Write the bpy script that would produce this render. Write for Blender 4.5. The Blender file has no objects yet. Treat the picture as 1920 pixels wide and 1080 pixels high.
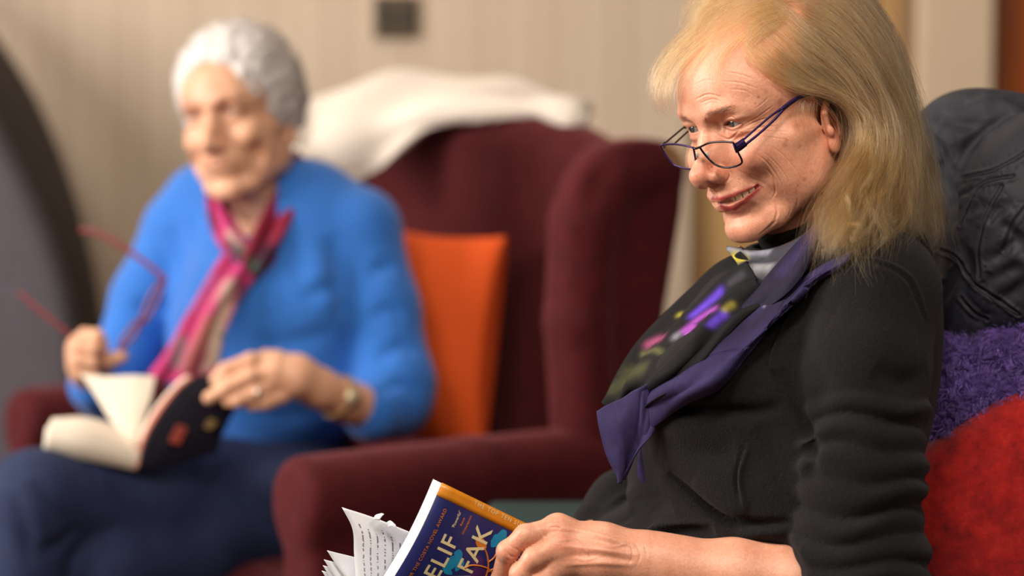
import bpy, bmesh, math, random
import numpy as np
from mathutils import Vector, Matrix
from mathutils.bvhtree import BVHTree

scene = bpy.context.scene
COL = scene.collection
FPX = 85.0 / 36.0 * 1920.0          # focal length in pixels of the 1920 px frame
PITCH = math.atan(440.0 / FPX)
CAM = np.array([0.0, 0.0, 1.165])
FW = np.array([0.0, math.cos(PITCH), -math.sin(PITCH)])
RT = np.array([1.0, 0.0, 0.0])
UP = np.cross(RT, FW)
D0 = 2.46                            # distance to the reader in front (in focus)
D1 = 3.45                            # distance to the reader in the wing chair

# ------------------------------------------------------------------ camera
cam_data = bpy.data.cameras.new('camera')
cam_data.lens = 85.0
cam_data.sensor_width = 36.0
cam_data.clip_start = 0.05
cam_data.dof.use_dof = True
cam_data.dof.focus_distance = 2.375
cam_data.dof.aperture_fstop = 2.0
cam_data.dof.aperture_blades = 0
cam = bpy.data.objects.new('camera', cam_data)
cam.location = CAM
cam.rotation_euler = (math.pi / 2 - PITCH, 0, 0)
COL.objects.link(cam)
scene.camera = cam

# ------------------------------------------------------------------ world, lamps, exposure
world = bpy.data.worlds.new('room_ambient')
scene.world = world
world.use_nodes = True
bg = world.node_tree.nodes['Background']
bg.inputs['Color'].default_value = (1.0, 0.90, 0.79, 1)
bg.inputs['Strength'].default_value = 0.085

def area_lamp(name, loc, target, size, power, color):
    l = bpy.data.lights.new(name, 'AREA')
    l.shape = 'RECTANGLE'; l.size, l.size_y = size
    l.energy = power; l.color = color
    o = bpy.data.objects.new(name, l)
    o.location = loc
    d = Vector(target) - Vector(loc)
    o.rotation_euler = d.to_track_quat('-Z', 'Y').to_euler()
    COL.objects.link(o)
    return o
area_lamp('window_daylight', (-2.9, 2.3, 1.9), (0.2, 2.9, 0.9), (1.6, 1.4), 138, (1.0, 0.93, 0.85))
area_lamp('ceiling_lamp', (-1.05, 0.95, 2.5), (0.45, 2.4, 0.9), (1.0, 1.0), 28, (1.0, 0.87, 0.72))
area_lamp('ceiling_lamp_near', (1.0, 0.75, 2.5), (0.75, 2.4, 0.8), (0.6, 0.6), 19, (1.0, 0.87, 0.72))
o_ = area_lamp('added_fill_light', (-0.05, 1.15, 2.6), (0.10, 2.25, 0.75), (0.4, 0.4), 4.5, (1.0, 0.92, 0.82)); o_.data.spread = math.radians(75)  # unseen lamp added to brighten the hand, paperback and note sheets
area_lamp('ceiling_lamp_far', (-0.3, 3.7, 2.75), (-0.2, 3.9, 0), (1.4, 0.5), 12, (1.0, 0.86, 0.70))

scene.view_settings.view_transform = 'Standard'
scene.view_settings.look = 'None'
scene.view_settings.gamma = 1.0
scene.view_settings.exposure = 0.0
scene.view_settings.use_curve_mapping = False

# ------------------------------------------------------------------ picture <-> place helpers
def W(px, py, d):
    """point of the place seen at photograph pixel (px, py), d metres into the room"""
    return CAM + d * (FW + RT * (px - 960.0) / FPX + UP * (540.0 - py) / FPX)

def WP(pts, d0):
    """list of (px, py, dmm): depth d0 plus dmm millimetres (positive = farther)"""
    return np.array([W(p[0], p[1], d0 + (p[2] if len(p) > 2 else 0) / 1000.0) for p in pts])

def proj(P):
    v = np.asarray(P) - CAM
    d = v @ FW
    return np.stack([960 + FPX * (v @ RT) / d, 540 - FPX * (v @ UP) / d], -1)

def srgb(r, g, b, a=1.0):
    def f(c):
        c = c / 255.0
        return c / 12.92 if c <= 0.04045 else ((c + 0.055) / 1.055) ** 2.4
    return (f(r), f(g), f(b), a)

# ------------------------------------------------------------------ objects
def link(name, me, parent=None, mat=None, smooth=True):
    o = bpy.data.objects.new(name, me)
    COL.objects.link(o)
    if parent is not None:
        o.parent = parent
        o.matrix_parent_inverse = Matrix.Translation(parent.location).inverted() if parent.type == 'EMPTY' else Matrix.Identity(4)
    if mat is not None:
        me.materials.append(mat)
    if smooth and hasattr(me, 'polygons') and len(me.polygons):
        me.polygons.foreach_set('use_smooth', np.ones(len(me.polygons), bool))
    return o

def mesh(name, V, F, parent=None, mat=None, smooth=True, col=None):
    me = bpy.data.meshes.new(name)
    V = np.asarray(V, float)
    if isinstance(F, np.ndarray) and F.ndim == 2:
        n, k = F.shape
        me.vertices.add(len(V)); me.vertices.foreach_set('co', V.astype(np.float32).ravel())
        me.loops.add(n * k); me.loops.foreach_set('vertex_index', F.astype(np.int32).ravel())
        me.polygons.add(n); me.polygons.foreach_set('loop_start', np.arange(0, n * k, k, dtype=np.int32))
        me.update(calc_edges=True); me.validate()
    else:
        me.from_pydata([tuple(v) for v in V], [], [tuple(f) for f in F]); me.update()
    if col is not None:
        a = me.color_attributes.new('Col', 'FLOAT_COLOR', 'POINT')
        c = np.ones((len(V), 4), np.float32); c[:, :3] = col
        a.data.foreach_set('color', c.ravel())
    return link(name, me, parent, mat, smooth)

def tag(o, label, cat=None, group=None, kind=None):
    if label: o['label'] = label
    if cat: o['category'] = cat
    if group: o['group'] = group
    if kind: o['kind'] = kind
    return o

def thing(name, label, cat, loc, group=None):
    o = bpy.data.objects.new(name, None)
    o.empty_display_size = 0.05
    o.location = loc
    COL.objects.link(o)
    return tag(o, label, cat, group)

def join_vf(parts):
    V, F, n = [], [], 0
    for v, f in parts:
        V.append(np.asarray(v, float)); F.extend([tuple(int(i) + n for i in q) for q in f]); n += len(v)
    return np.concatenate(V), F

# ------------------------------------------------------------------ materials
def new_mat(name):
    m = bpy.data.materials.new(name); m.use_nodes = True
    nt = m.node_tree
    return m, nt, nt.nodes, nt.links, nt.nodes['Principled BSDF']

def noise(nt, scale, detail=4, rough=0.55, coord='Object', vec=None):
    n = nt.nodes.new('ShaderNodeTexNoise')
    n.inputs['Scale'].default_value = scale; n.inputs['Detail'].default_value = detail
    n.inputs['Roughness'].default_value = rough
    if vec is None:
        tc = nt.nodes.new('ShaderNodeTexCoord'); vec = tc.outputs[coord]
    nt.links.new(vec, n.inputs['Vector'])
    return n

def ramp(nt, fac, stops):
    r = nt.nodes.new('ShaderNodeValToRGB')
    e = r.color_ramp.elements
    while len(e) < len(stops): e.new(0.5)
    for el, (p, c) in zip(e, stops):
        el.position = p; el.color = c
    nt.links.new(fac, r.inputs['Fac'])
    return r

def mixcol(nt, fac, a, b, mode='MIX'):
    m = nt.nodes.new('ShaderNodeMix'); m.data_type = 'RGBA'; m.blend_type = mode
    for sock, val in ((m.inputs[0], fac), (m.inputs[6], a), (m.inputs[7], b)):
        if hasattr(val, 'is_output'): nt.links.new(val, sock)
        elif isinstance(val, (int, float)): sock.default_value = val
        else: sock.default_value = val
    return m.outputs[2]

def bump(nt, height, strength, dist, normal=None):
    b = nt.nodes.new('ShaderNodeBump')
    b.inputs['Strength'].default_value = strength; b.inputs['Distance'].default_value = dist
    nt.links.new(height, b.inputs['Height'])
    if normal is not None: nt.links.new(normal, b.inputs['Normal'])
    return b.outputs['Normal']

def simple_mat(name, color, rough=0.6, var=0.08, scale=40, bump_s=0.0, bump_scale=300, bump_d=0.001, metal=0.0, sheen=0.0,
               spec=0.5, use_col=False, sheen_tint=None, detail=4):
    m, nt, N, L, p = new_mat(name)
    n = noise(nt, scale, detail)
    c0 = tuple(max(0, c * (1 - var)) for c in color[:3]) + (1,)
    c1 = tuple(min(1, c * (1 + var)) for c in color[:3]) + (1,)
    r = ramp(nt, n.outputs['Fac'], [(0.3, c0), (0.7, c1)])
    out = r.outputs['Color']
    if use_col:
        at = N.new('ShaderNodeAttribute'); at.attribute_name = 'Col'
        out = mixcol(nt, 1.0, out, at.outputs['Color'], 'MULTIPLY')
    L.new(out, p.inputs['Base Color'])
    p.inputs['Roughness'].default_value = rough
    p.inputs['Metallic'].default_value = metal
    p.inputs['Specular IOR Level'].default_value = spec
    if sheen:
        p.inputs['Sheen Weight'].default_value = sheen
        p.inputs['Sheen Roughness'].default_value = 0.5
        if sheen_tint: p.inputs['Sheen Tint'].default_value = sheen_tint
    if bump_s:
        b = noise(nt, bump_scale, 3)
        L.new(bump(nt, b.outputs['Fac'], bump_s, bump_d), p.inputs['Normal'])
    return m

# ------------------------------------------------------------------ implicit sculpting
def _r(a): return np.asarray(a, np.float32)
def smin(a, b, k):
    if k <= 0: return np.minimum(a, b)
    h = np.clip(k - np.abs(a - b), 0, None) / k
    return np.minimum(a, b) - h * h * k * 0.25
def smax(a, b, k): return -smin(-a, -b, k)
def ball(P, c, r): return np.sqrt(((P - _r(c)) ** 2).sum(1)) - r
def ell(P, c, r, R=None):
    q = P - _r(c)
    if R is not None: q = q @ _r(R)          # columns of R are the axes
    r = _r(r)
    k0 = np.sqrt(((q / r) ** 2).sum(1)); k1 = np.sqrt(((q / (r * r)) ** 2).sum(1)) + 1e-9
    return k0 * (k0 - 1.0) / k1
def cap(P, a, b, ra, rb=None):
    if rb is None: rb = ra
    a, b = _r(a), _r(b); ab = b - a
    t = np.clip(((P - a) @ ab) / max(float(ab @ ab), 1e-12), 0, 1)
    return np.sqrt(((P - a - t[:, None] * ab) ** 2).sum(1)) - (ra + (rb - ra) * t)
def tube(P, pts, rad, k=0.0):
    if np.isscalar(rad): rad = [rad] * len(pts)
    d = None
    for i in range(len(pts) - 1):
        e = cap(P, pts[i], pts[i + 1], rad[i], rad[i + 1])
        d = e if d is None else smin(d, e, k)
    return d
def boxd(P, c, h, r, R=None):
    q = P - _r(c)
    if R is not None: q = q @ _r(R)
    q = np.abs(q) - (_r(h) - r)
    return np.sqrt((np.clip(q, 0, None) ** 2).sum(1)) + np.minimum(q.max(1), 0) - r

def surface(fn, lo, hi, res, cf=3, newton=1, margin=1.12):
    """quad mesh of the zero set of fn inside a box (naive surface nets, coarse-to-fine)"""
    lo = np.asarray(lo, float); hi = np.asarray(hi, float)
    nb = np.ceil((hi - lo) / (res * cf)).astype(int)
    n = nb * cf + 1
    cs = res * cf
    g = [lo[i] + (np.arange(nb[i]) + 0.5) * cs for i in range(3)]
    Pc = np.stack(np.meshgrid(*g, indexing='ij'), -1).reshape(-1, 3).astype(np.float32)
    dc = np.concatenate([fn(Pc[i:i + 400000]) for i in range(0, len(Pc), 400000)]).reshape(nb)
    act = np.abs(dc) < cs * margin
    D = np.repeat(np.repeat(np.repeat(dc, cf, 0), cf, 1), cf, 2)
    D = np.pad(D, ((0, 1),) * 3, mode='edge').astype(np.float32)
    M = np.zeros(n, bool)
    bi = np.argwhere(act)
    off = np.stack(np.meshgrid(*[np.arange(cf + 1)] * 3, indexing='ij'), -1).reshape(-1, 3)
    idx = (bi[:, None, :] * cf + off[None]).reshape(-1, 3)
    M[idx[:, 0], idx[:, 1], idx[:, 2]] = True
    ii = np.argwhere(M)
    Pf = (lo + ii * res).astype(np.float32)
    D[M] = np.concatenate([fn(Pf[i:i + 400000]) for i in range(0, len(Pf), 400000)])
    S = D < 0
    cells = np.zeros(np.array(n) - 1, np.int8)
    for a in (0, 1):
        for b in (0, 1):
            for c in (0, 1):
                cells += S[a:n[0] - 1 + a, b:n[1] - 1 + b, c:n[2] - 1 + c]
    cm = (cells > 0) & (cells < 8)
    ci = np.argwhere(cm)
    vid = -np.ones(cm.shape, np.int32); vid[cm] = np.arange(len(ci))
    acc = np.zeros((len(ci), 3)); cnt = np.zeros(len(ci))
    corners = [(0, 0, 0), (1, 0, 0), (0, 1, 0), (1, 1, 0), (0, 0, 1), (1, 0, 1), (0, 1, 1), (1, 1, 1)]
    for i in range(8):
        for ax in range(3):
            if corners[i][ax] == 0:
                j = list(corners[i]); j[ax] = 1
                ca = np.array(corners[i]); cb = np.array(j)
                da = D[tuple((ci + ca).T)]; db = D[tuple((ci + cb).T)]
                m = (da < 0) != (db < 0)
                t = np.where(m, da / np.where(m, da - db, 1), 0)
                p = ca + t[:, None] * (cb - ca)
                acc[m] += p[m]; cnt[m] += 1
    V = lo + (ci + acc / cnt[:, None]) * res
    F = []
    for ax in range(3):
        o1, o2 = (ax + 1) % 3, (ax + 2) % 3
        sl0 = [slice(None)] * 3; sl1 = [slice(None)] * 3
        sl0[ax] = slice(0, n[ax] - 1); sl1[ax] = slice(1, n[ax])
        for o in (o1, o2):
            sl0[o] = slice(1, n[o] - 1); sl1[o] = slice(1, n[o] - 1)
        s0 = S[tuple(sl0)]; s1 = S[tuple(sl1)]
        e = np.argwhere(s0 != s1)
        if not len(e): continue
        flip = s0[tuple(e.T)]
        e[:, o1] += 1; e[:, o2] += 1
        def at(d1, d2):
            q = e.copy(); q[:, o1] -= d1; q[:, o2] -= d2
            return vid[tuple(q.T)]
        q = np.stack([at(1, 1), at(0, 1), at(0, 0), at(1, 0)], 1)
        q[~flip] = q[~flip][:, ::-1]
        F.append(q)
    F = np.concatenate(F)
    F = F[(F >= 0).all(1)]
    V = V.astype(np.float32)
    h = res * 0.35
    for _ in range(newton):
        d = fn(V)
        gr = np.stack([fn(V + _r(np.eye(3)[i] * h)) - d for i in range(3)], 1) / h
        gl = (gr ** 2).sum(1)
        step = -(d / np.maximum(gl, 0.2))[:, None] * gr
        l = np.sqrt((step ** 2).sum(1)) + 1e-9
        V = V + step * np.minimum(1, res * 0.6 / l)[:, None]
    return V.astype(float), F

def normals(V, F):
    n = np.zeros_like(V)
    a = np.cross(V[F[:, 2]] - V[F[:, 0]], V[F[:, 3]] - V[F[:, 1]]) if F.shape[1] == 4 else np.cross(V[F[:, 1]] - V[F[:, 0]], V[F[:, 2]] - V[F[:, 0]])
    for i in range(F.shape[1]):
        for k in range(3): n[:, k] += np.bincount(F[:, i], weights=a[:, k], minlength=len(V))
    return n / (np.linalg.norm(n, axis=1)[:, None] + 1e-12)

def spline(pts, m):
    """Catmull-Rom through pts, m samples"""
    p = np.asarray(pts, float)
    if len(p) == 2: return p[0] + (p[1] - p[0]) * np.linspace(0, 1, m)[:, None]
    q = np.vstack([2 * p[0] - p[1], p, 2 * p[-1] - p[-2]])
    t = np.linspace(0, len(p) - 1, m); i = np.clip(t.astype(int), 0, len(p) - 2); u = (t - i)[:, None]
    a, b, c, d = q[i], q[i + 1], q[i + 2], q[i + 3]
    return 0.5 * (2 * b + (c - a) * u + (2 * a - 5 * b + 4 * c - d) * u ** 2 + (3 * b - a - 3 * c + d) * u ** 3)

def polydist(V, P):
    """distance of every V to polyline P and the position 0..1 along it"""
    best = np.full(len(V), 1e9); tt = np.zeros(len(V))
    n = len(P) - 1
    for i in range(n):
        a, b = P[i], P[i + 1]; ab = b - a
        t = np.clip(((V - a) @ ab) / max(ab @ ab, 1e-14), 0, 1)
        d = np.linalg.norm(V - a - t[:, None] * ab, axis=1)
        m = d < best
        best[m] = d[m]; tt[m] = (i + t[m]) / n
    return best, tt

class Sculpt:
    """a surface on which strokes found in the photograph are carved or painted"""
    def __init__(self, V, F, col=(1, 1, 1)):
        self.V, self.F = V, F
        self.C = np.tile(np.asarray(col, float), (len(V), 1))
        self.N = normals(V, F)
        self.bvh = BVHTree.FromPolygons(V.tolist(), F.tolist())
    def hit(self, px, py):
        o = Vector(CAM); d = Vector(W(px, py, 1.0) - CAM).normalized()
        loc, nor, idx, dist = self.bvh.ray_cast(o, d)
        return None if loc is None else np.array(loc)
    def path(self, pts, m=14):
        s = spline(np.array([p[:2] for p in pts], float), m)
        h = [self.hit(*q) for q in s]
        h = [q for q in h if q is not None]
        return np.array(h) if len(h) > 1 else None
    def near(self, P, r):
        lo, hi = P.min(0) - r, P.max(0) + r
        return np.nonzero(((self.V > lo) & (self.V < hi)).all(1))[0]
    def stroke(self, pts, width, amp, taper=True, m=14, lip=0.0, three=False):
        """carve (amp<0) or raise a ridge; width and amp in metres; pts in photo pixels (or 3-D with three)"""
        P = np.asarray(pts, float) if three else self.path(pts, m)
        if P is None: return
        idx = self.near(P, width * 3.2)
        if not len(idx): return
        d, t = polydist(self.V[idx], P)
        f = np.sin(np.clip(t, 0, 1) * math.pi) ** 0.6 if taper else 1.0
        w = np.exp(-(d / width) ** 2)
        if lip: w = w - lip * np.exp(-((d - 2.0 * width) / width) ** 2)
        self.V[idx] += self.N[idx] * (amp * f * w)[:, None]
    def dab(self, px, py, r, amp):
        h = self.hit(px, py)
        if h is None: return
        d = np.linalg.norm(self.V - h, axis=1); w = np.exp(-(d / r) ** 2)
        self.V += self.N * (amp * w)[:, None]
    def paint(self, pts, width, color, strength=1.0, hard=2.0, taper=False, m=14, mul=False):
        P = self.path(pts, m) if len(pts) > 1 else None
        if P is None:
            h = self.hit(*pts[0][:2])
            if h is None: return
            P = np.array([h, h + 1e-6])
        idx = self.near(P, width * 2.5)
        if not len(idx): return
        d, t = polydist(self.V[idx], P)
        w = strength * np.exp(-(d / width) ** (2 * hard))
        if taper: w *= np.sin(np.clip(t, 0, 1) * math.pi) ** 0.5
        w = w[:, None]; c = np.asarray(color[:3], float)
        if mul: c = self.C[idx] * c
        self.C[idx] = self.C[idx] * (1 - w) + c * w
    def refine(self, sel):
        """split the quads whose corners are all selected into four; triangles close the border"""
        V, F = self.V, self.F
        fs = sel[F].all(1)
        E = np.stack([F, np.roll(F, -1, 1)], -1); E.sort(-1)
        key = E[..., 0].astype(np.int64) * len(V) + E[..., 1]
        uk, inv = np.unique(key[fs].ravel(), return_inverse=True)
        mid = {}
        a, b = uk // len(V), uk % len(V)
        n = len(V)
        MV = (V[a] + V[b]) / 2; MC = (self.C[a] + self.C[b]) / 2
        Fs = F[fs]; inv = inv.reshape(-1, 4) + n
        CV = V[Fs].mean(1); CC = self.C[Fs].mean(1); c = np.arange(len(Fs)) + n + len(MV)
        out = []
        for i in range(4):
            q = np.stack([Fs[:, i], inv[:, i], c, inv[:, (i + 3) % 4]], 1)
            out += [q[:, [0, 1, 2]], q[:, [0, 2, 3]]]
        Fu = F[~fs]; ku = key[~fs]
        pos = np.searchsorted(uk, ku); pos = np.clip(pos, 0, len(uk) - 1)
        has = uk[pos] == ku
        plain = ~has.any(1)
        out += [Fu[plain][:, [0, 1, 2]], Fu[plain][:, [0, 2, 3]]]
        tr = []
        for f, h, p in zip(Fu[~plain], has[~plain], pos[~plain]):
            loop = []
            for i in range(4):
                loop.append(f[i])
                if h[i]: loop.append(p[i] + n)
            k0 = next(i for i in range(4) if h[i]) ; s0 = loop.index(p[k0] + n)
            loop = loop[s0:] + loop[:s0]
            tr += [(loop[0], loop[i], loop[i + 1]) for i in range(1, len(loop) - 1)]
        if tr: out.append(np.array(tr))
        self.V = np.vstack([V, MV, CV]); self.C = np.vstack([self.C, MC, CC]); self.F = np.concatenate(out)
        self.N = normals(self.V, self.F)
    def smooth_region(self, sel, it=1, f=0.5):
        F = self.F[sel[self.F].any(1)]
        for _ in range(it):
            acc = np.zeros_like(self.V); cnt = np.zeros(len(self.V))
            for i in range(F.shape[1]):
                for j in (1, F.shape[1] - 1):
                    np.add.at(acc, F[:, i], self.V[F[:, (i + j) % F.shape[1]]]); np.add.at(cnt, F[:, i], 1)
            m = acc / np.maximum(cnt, 1)[:, None]
            self.V[sel] += f * (m[sel] - self.V[sel])
    def build(self, name, parent=None, mat=None):
        return mesh(name, self.V, self.F, parent, mat, True, self.C)

def one_body(name, parts, parent, mat):
    """head, hands and the body under the clothes as one mesh; parts = (V, F, C)"""
    VV, FF, CC, n = [], [], [], 0
    for V, F, C in parts:
        F = np.asarray(F)
        if F.shape[1] == 4: F = np.concatenate([F[:, [0, 1, 2]], F[:, [0, 2, 3]]])
        VV.append(V); FF.append(F + n); CC.append(np.ones((len(V), 3)) if C is None else C); n += len(V)
    return mesh(name, np.concatenate(VV), np.concatenate(FF), parent, mat, True, np.concatenate(CC))

def grid_faces(nu, nv, wrap_u=False):
    i = np.arange(nu if wrap_u else nu - 1)[:, None]; j = np.arange(nv - 1)[None]
    a = i * nv + j; b = ((i + 1) % nu) * nv + j
    return np.stack([a, b, b + 1, a + 1], -1).reshape(-1, 4)

def patch(ctrl, nu, nv):
    """smooth surface through a grid of 3-D control points -> (nu*nv,3)"""
    ctrl = np.asarray(ctrl, float)
    A = np.stack([spline(r, nv) for r in ctrl])               # rows x nv x 3
    return np.stack([spline(A[:, j], nu) for j in range(nv)], 1).reshape(-1, 3)

def thicken(V, F, t):
    """close a sheet into a thin solid of thickness t"""
    N = normals(V, F); n = len(V)
    V2 = np.vstack([V + N * t * 0.5, V - N * t * 0.5])
    e = {}
    for q in F:
        for a, b in zip(q, np.roll(q, -1)):
            e[(int(a), int(b))] = 1
    side = [(b, a, a + n, b + n) for (a, b) in e if (b, a) not in e]
    F2 = np.vstack([F, F[:, ::-1] + n] + ([np.array(side)] if side else []))
    return V2, F2

def sweep(path, rad, k=12, m=None, flat=None, caps=True, up=(0, 0, 1)):
    """tube (or flattened tube) along a path; rad scalar or list"""
    path = np.asarray(path, float)
    if m: path = spline(path, m)
    n = len(path)
    rad = np.full(n, rad) if np.isscalar(rad) else np.interp(np.linspace(0, 1, n), np.linspace(0, 1, len(rad)), rad)
    T = np.gradient(path, axis=0); T /= np.linalg.norm(T, axis=1)[:, None] + 1e-12
    V = []
    u = np.array(up, float)
    for i in range(n):
        s = np.cross(T[i], u); 
        if np.linalg.norm(s) < 1e-4: s = np.cross(T[i], [0.3, 1, 0.2])
        s /= np.linalg.norm(s); w = np.cross(s, T[i])
        a = np.arange(k) * 2 * math.pi / k
        f = 1.0 if flat is None else flat
        V.append(path[i] + rad[i] * (np.cos(a)[:, None] * s * f + np.sin(a)[:, None] * w))
    V = np.concatenate(V)
    F = [(i * k + j, i * k + (j + 1) % k, (i + 1) * k + (j + 1) % k, (i + 1) * k + j) for i in range(n - 1) for j in range(k)]
    if caps:
        F.append(tuple(range(k - 1, -1, -1))); F.append(tuple((n - 1) * k + j for j in range(k)))
    return V, F

def strands(name, curves, radius, parent=None, mat=None, tip=0.25):
    """hair: list of (k,3) arrays -> one hair-curves object"""
    hc = bpy.data.hair_curves.new(name)
    sizes = [len(c) for c in curves]
    hc.add_curves(sizes)
    pos = np.concatenate(curves).astype(np.float32)
    hc.attributes['position'].data.foreach_set('vector', pos.ravel())
    ra = hc.attributes.get('radius') or hc.attributes.new('radius', 'FLOAT', 'POINT')
    rr = np.concatenate([radius * (1 - (1 - tip) * np.linspace(0, 1, k) ** 2) for k in sizes]).astype(np.float32)
    ra.data.foreach_set('value', rr)
    hc.update_tag()
    o = bpy.data.objects.new(name, hc)
    COL.objects.link(o)
    if parent is not None:
        o.parent = parent
        o.matrix_parent_inverse = Matrix.Translation(parent.location).inverted()
    if mat: hc.materials.append(mat)
    return o

def rot_head(yaw, pit, roll):
    s, c = math.sin(yaw), math.cos(yaw)
    M = np.array([[-c, s, 0], [-s, -c, 0], [0, 0, 1]]).T
    cp, sp = math.cos(pit), math.sin(pit)
    Rx = np.array([[1, 0, 0], [0, cp, sp], [0, -sp, cp]])
    cr, sr = math.cos(roll), math.sin(roll)
    Ry = np.array([[cr, 0, sr], [0, 1, 0], [-sr, 0, cr]])
    return M @ Rx @ Ry
# ================================================================== the room
YW = 4.55
def boxmesh(lo, hi, bev=0.0, seg=2):
    bm = bmesh.new(); bmesh.ops.create_cube(bm, size=1.0)
    lo, hi = np.array(lo, float), np.array(hi, float)
    for v in bm.verts: v.co = Vector((lo + hi) / 2 + np.array(v.co[:]) * (hi - lo))
    if bev: bmesh.ops.bevel(bm, geom=list(bm.edges), offset=bev, segments=seg, affect='EDGES', profile=0.5)
    V = np.array([v.co[:] for v in bm.verts]); F = [[v.index for v in f.verts] for f in bm.faces]; bm.free()
    return V, F
def box(name, lo, hi, mat, parent=None, bev=0.0, smooth=False, seg=2):
    V, F = boxmesh(lo, hi, bev, seg)
    return mesh(name, V, F, parent, mat, smooth)

def wallpaper():
    m, nt, N, L, p = new_mat('striped_wallpaper')
    tc = N.new('ShaderNodeTexCoord'); sx = N.new('ShaderNodeSeparateXYZ'); L.new(tc.outputs['Object'], sx.inputs[0])
    def wave(freq, ph):
        a = N.new('ShaderNodeMath'); a.operation = 'MULTIPLY_ADD'; L.new(sx.outputs['X'], a.inputs[0]); a.inputs[1].default_value = freq; a.inputs[2].default_value = ph
        s = N.new('ShaderNodeMath'); s.operation = 'SINE'; L.new(a.outputs[0], s.inputs[0]); return s.outputs[0]
    ad = N.new('ShaderNodeMath'); ad.operation = 'ADD'; L.new(wave(130, 0.3), ad.inputs[0]); L.new(wave(47, 1.1), ad.inputs[1])
    mr = N.new('ShaderNodeMapRange'); L.new(ad.outputs[0], mr.inputs['Value']); mr.inputs['From Min'].default_value = -2; mr.inputs['From Max'].default_value = 2
    r = ramp(nt, mr.outputs['Result'], [(0.2, srgb(203, 181, 159)), (0.8, srgb(211, 190, 168))])
    n = noise(nt, 300, 2); r2 = ramp(nt, n.outputs['Fac'], [(0.3, (0.95, 0.95, 0.95, 1)), (0.7, (1.03, 1.03, 1.03, 1))])
    L.new(mixcol(nt, 1.0, r.outputs['Color'], r2.outputs['Color'], 'MULTIPLY'), p.inputs['Base Color'])
    p.inputs['Roughness'].default_value = 0.75
    L.new(bump(nt, n.outputs['Fac'], 0.2, 0.001), p.inputs['Normal'])
    return m
def wood(name, c0, c1, rough=0.4, sc=9):
    m, nt, N, L, p = new_mat(name)
    tc = N.new('ShaderNodeTexCoord'); mp = N.new('ShaderNodeMapping'); L.new(tc.outputs['Object'], mp.inputs['Vector']); mp.inputs['Scale'].default_value = (sc, sc, 0.7)
    n = noise(nt, 3.0, 8, 0.6, vec=mp.outputs['Vector'])
    r = ramp(nt, n.outputs['Fac'], [(0.3, c0), (0.7, c1)])
    L.new(r.outputs['Color'], p.inputs['Base Color']); p.inputs['Roughness'].default_value = rough
    L.new(bump(nt, n.outputs['Fac'], 0.15, 0.002), p.inputs['Normal'])
    return m
PAINT = simple_mat('cream_paint', srgb(212, 192, 168), 0.5, 0.03, 30)
xw = lambda px, d=YW: (px - 960) / FPX * d * 1.0046
tag(box('wall_back', (-3.2, YW, 0), (xw(1292), YW + 0.12, 2.9), wallpaper()), 'cream striped wallpaper wall behind the chairs', kind='structure')
tag(box('wall_right', (xw(1292), YW + 0.16, 0), (2.6, YW + 0.28, 2.9), PAINT), 'cream painted wall around the doors', kind='structure')
d1 = box('door_1', (xw(1296), YW + 0.03, 0.01), (xw(1686), YW + 0.075, 2.1), wood('pale_oak', srgb(176, 136, 88), srgb(204, 164, 112)), bev=0.004)
tag(d1, 'pale oak door leaf behind the blonde woman', kind='structure')
o = box('door_panel', (xw(1350), YW + 0.018, 1.10), (xw(1630), YW + 0.032, 1.95), wood('pale_oak_panel', srgb(170, 130, 84), srgb(198, 158, 108)), None, 0.004); o.parent = d1
o = box('dark_gap_strip', (xw(1686), YW + 0.0, 0.01), (xw(1708), YW + 0.08, 2.1), wood('gap_shade', srgb(120, 96, 70), srgb(146, 118, 88)), None, 0.003); o.parent = d1  # darker strip puts the shade of the gap beside the door into colour
tag(box('trim_1', (xw(1708), YW - 0.05, 0), (xw(1846), YW + 0.10, 2.25), simple_mat('cream_gloss', srgb(220, 196, 168), 0.4, 0.03, 20), bev=0.006), 'cream door surround between two doors', kind='structure')
d2 = box('door_2', (xw(1852), YW - 0.02, 0.01), (xw(1852) + 0.85, YW + 0.03, 2.1), wood('red_brown_wood', srgb(130, 58, 14), srgb(168, 86, 28), 0.35), bev=0.004)
tag(d2, 'red-brown wooden door at the edge of the room', kind='structure')
o = box('door_panel', (xw(1852) + 0.10, YW - 0.034, 0.2), (xw(1852) + 0.75, YW - 0.018, 1.95), wood('red_brown_panel', srgb(96, 40, 12), srgb(130, 60, 20), 0.35), None, 0.004); o.parent = d2
tag(box('floor', (-3.2, -0.6, -0.05), (2.6, YW + 0.3, 0.0), simple_mat('brown_carpet', srgb(96, 72, 58), 0.95, 0.25, 160, bump_s=0.5, bump_scale=500, bump_d=0.003)), 'brown carpet floor', kind='structure')
tag(box('baseboard_back', (-3.2, YW - 0.018, 0.0), (xw(1292), YW, 0.12), PAINT, bev=0.003), 'cream skirting board under the wallpaper', kind='structure')

# switch plate on the wall
sp = thing('light_switch', 'dark metal light switch plate on the striped wallpaper', 'switch', W(742, 32, YW - 0.02))
c = W(742, 32, 4.53); 
bronze = simple_mat('dark_bronze', srgb(92, 78, 62), 0.45, 0.1, 60, metal=0.3)
box('plate', (c[0] - 0.041, YW - 0.012, c[2] - 0.038), (c[0] + 0.041, YW, c[2] + 0.041), bronze, sp, 0.003)
for dx in (-0.018, 0.018):
    box('rocker', (c[0] + dx - 0.011, YW - 0.017, c[2] - 0.018), (c[0] + dx + 0.011, YW - 0.011, c[2] + 0.022), simple_mat('rocker_dark', srgb(60, 52, 44), 0.4), sp, 0.002)
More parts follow.
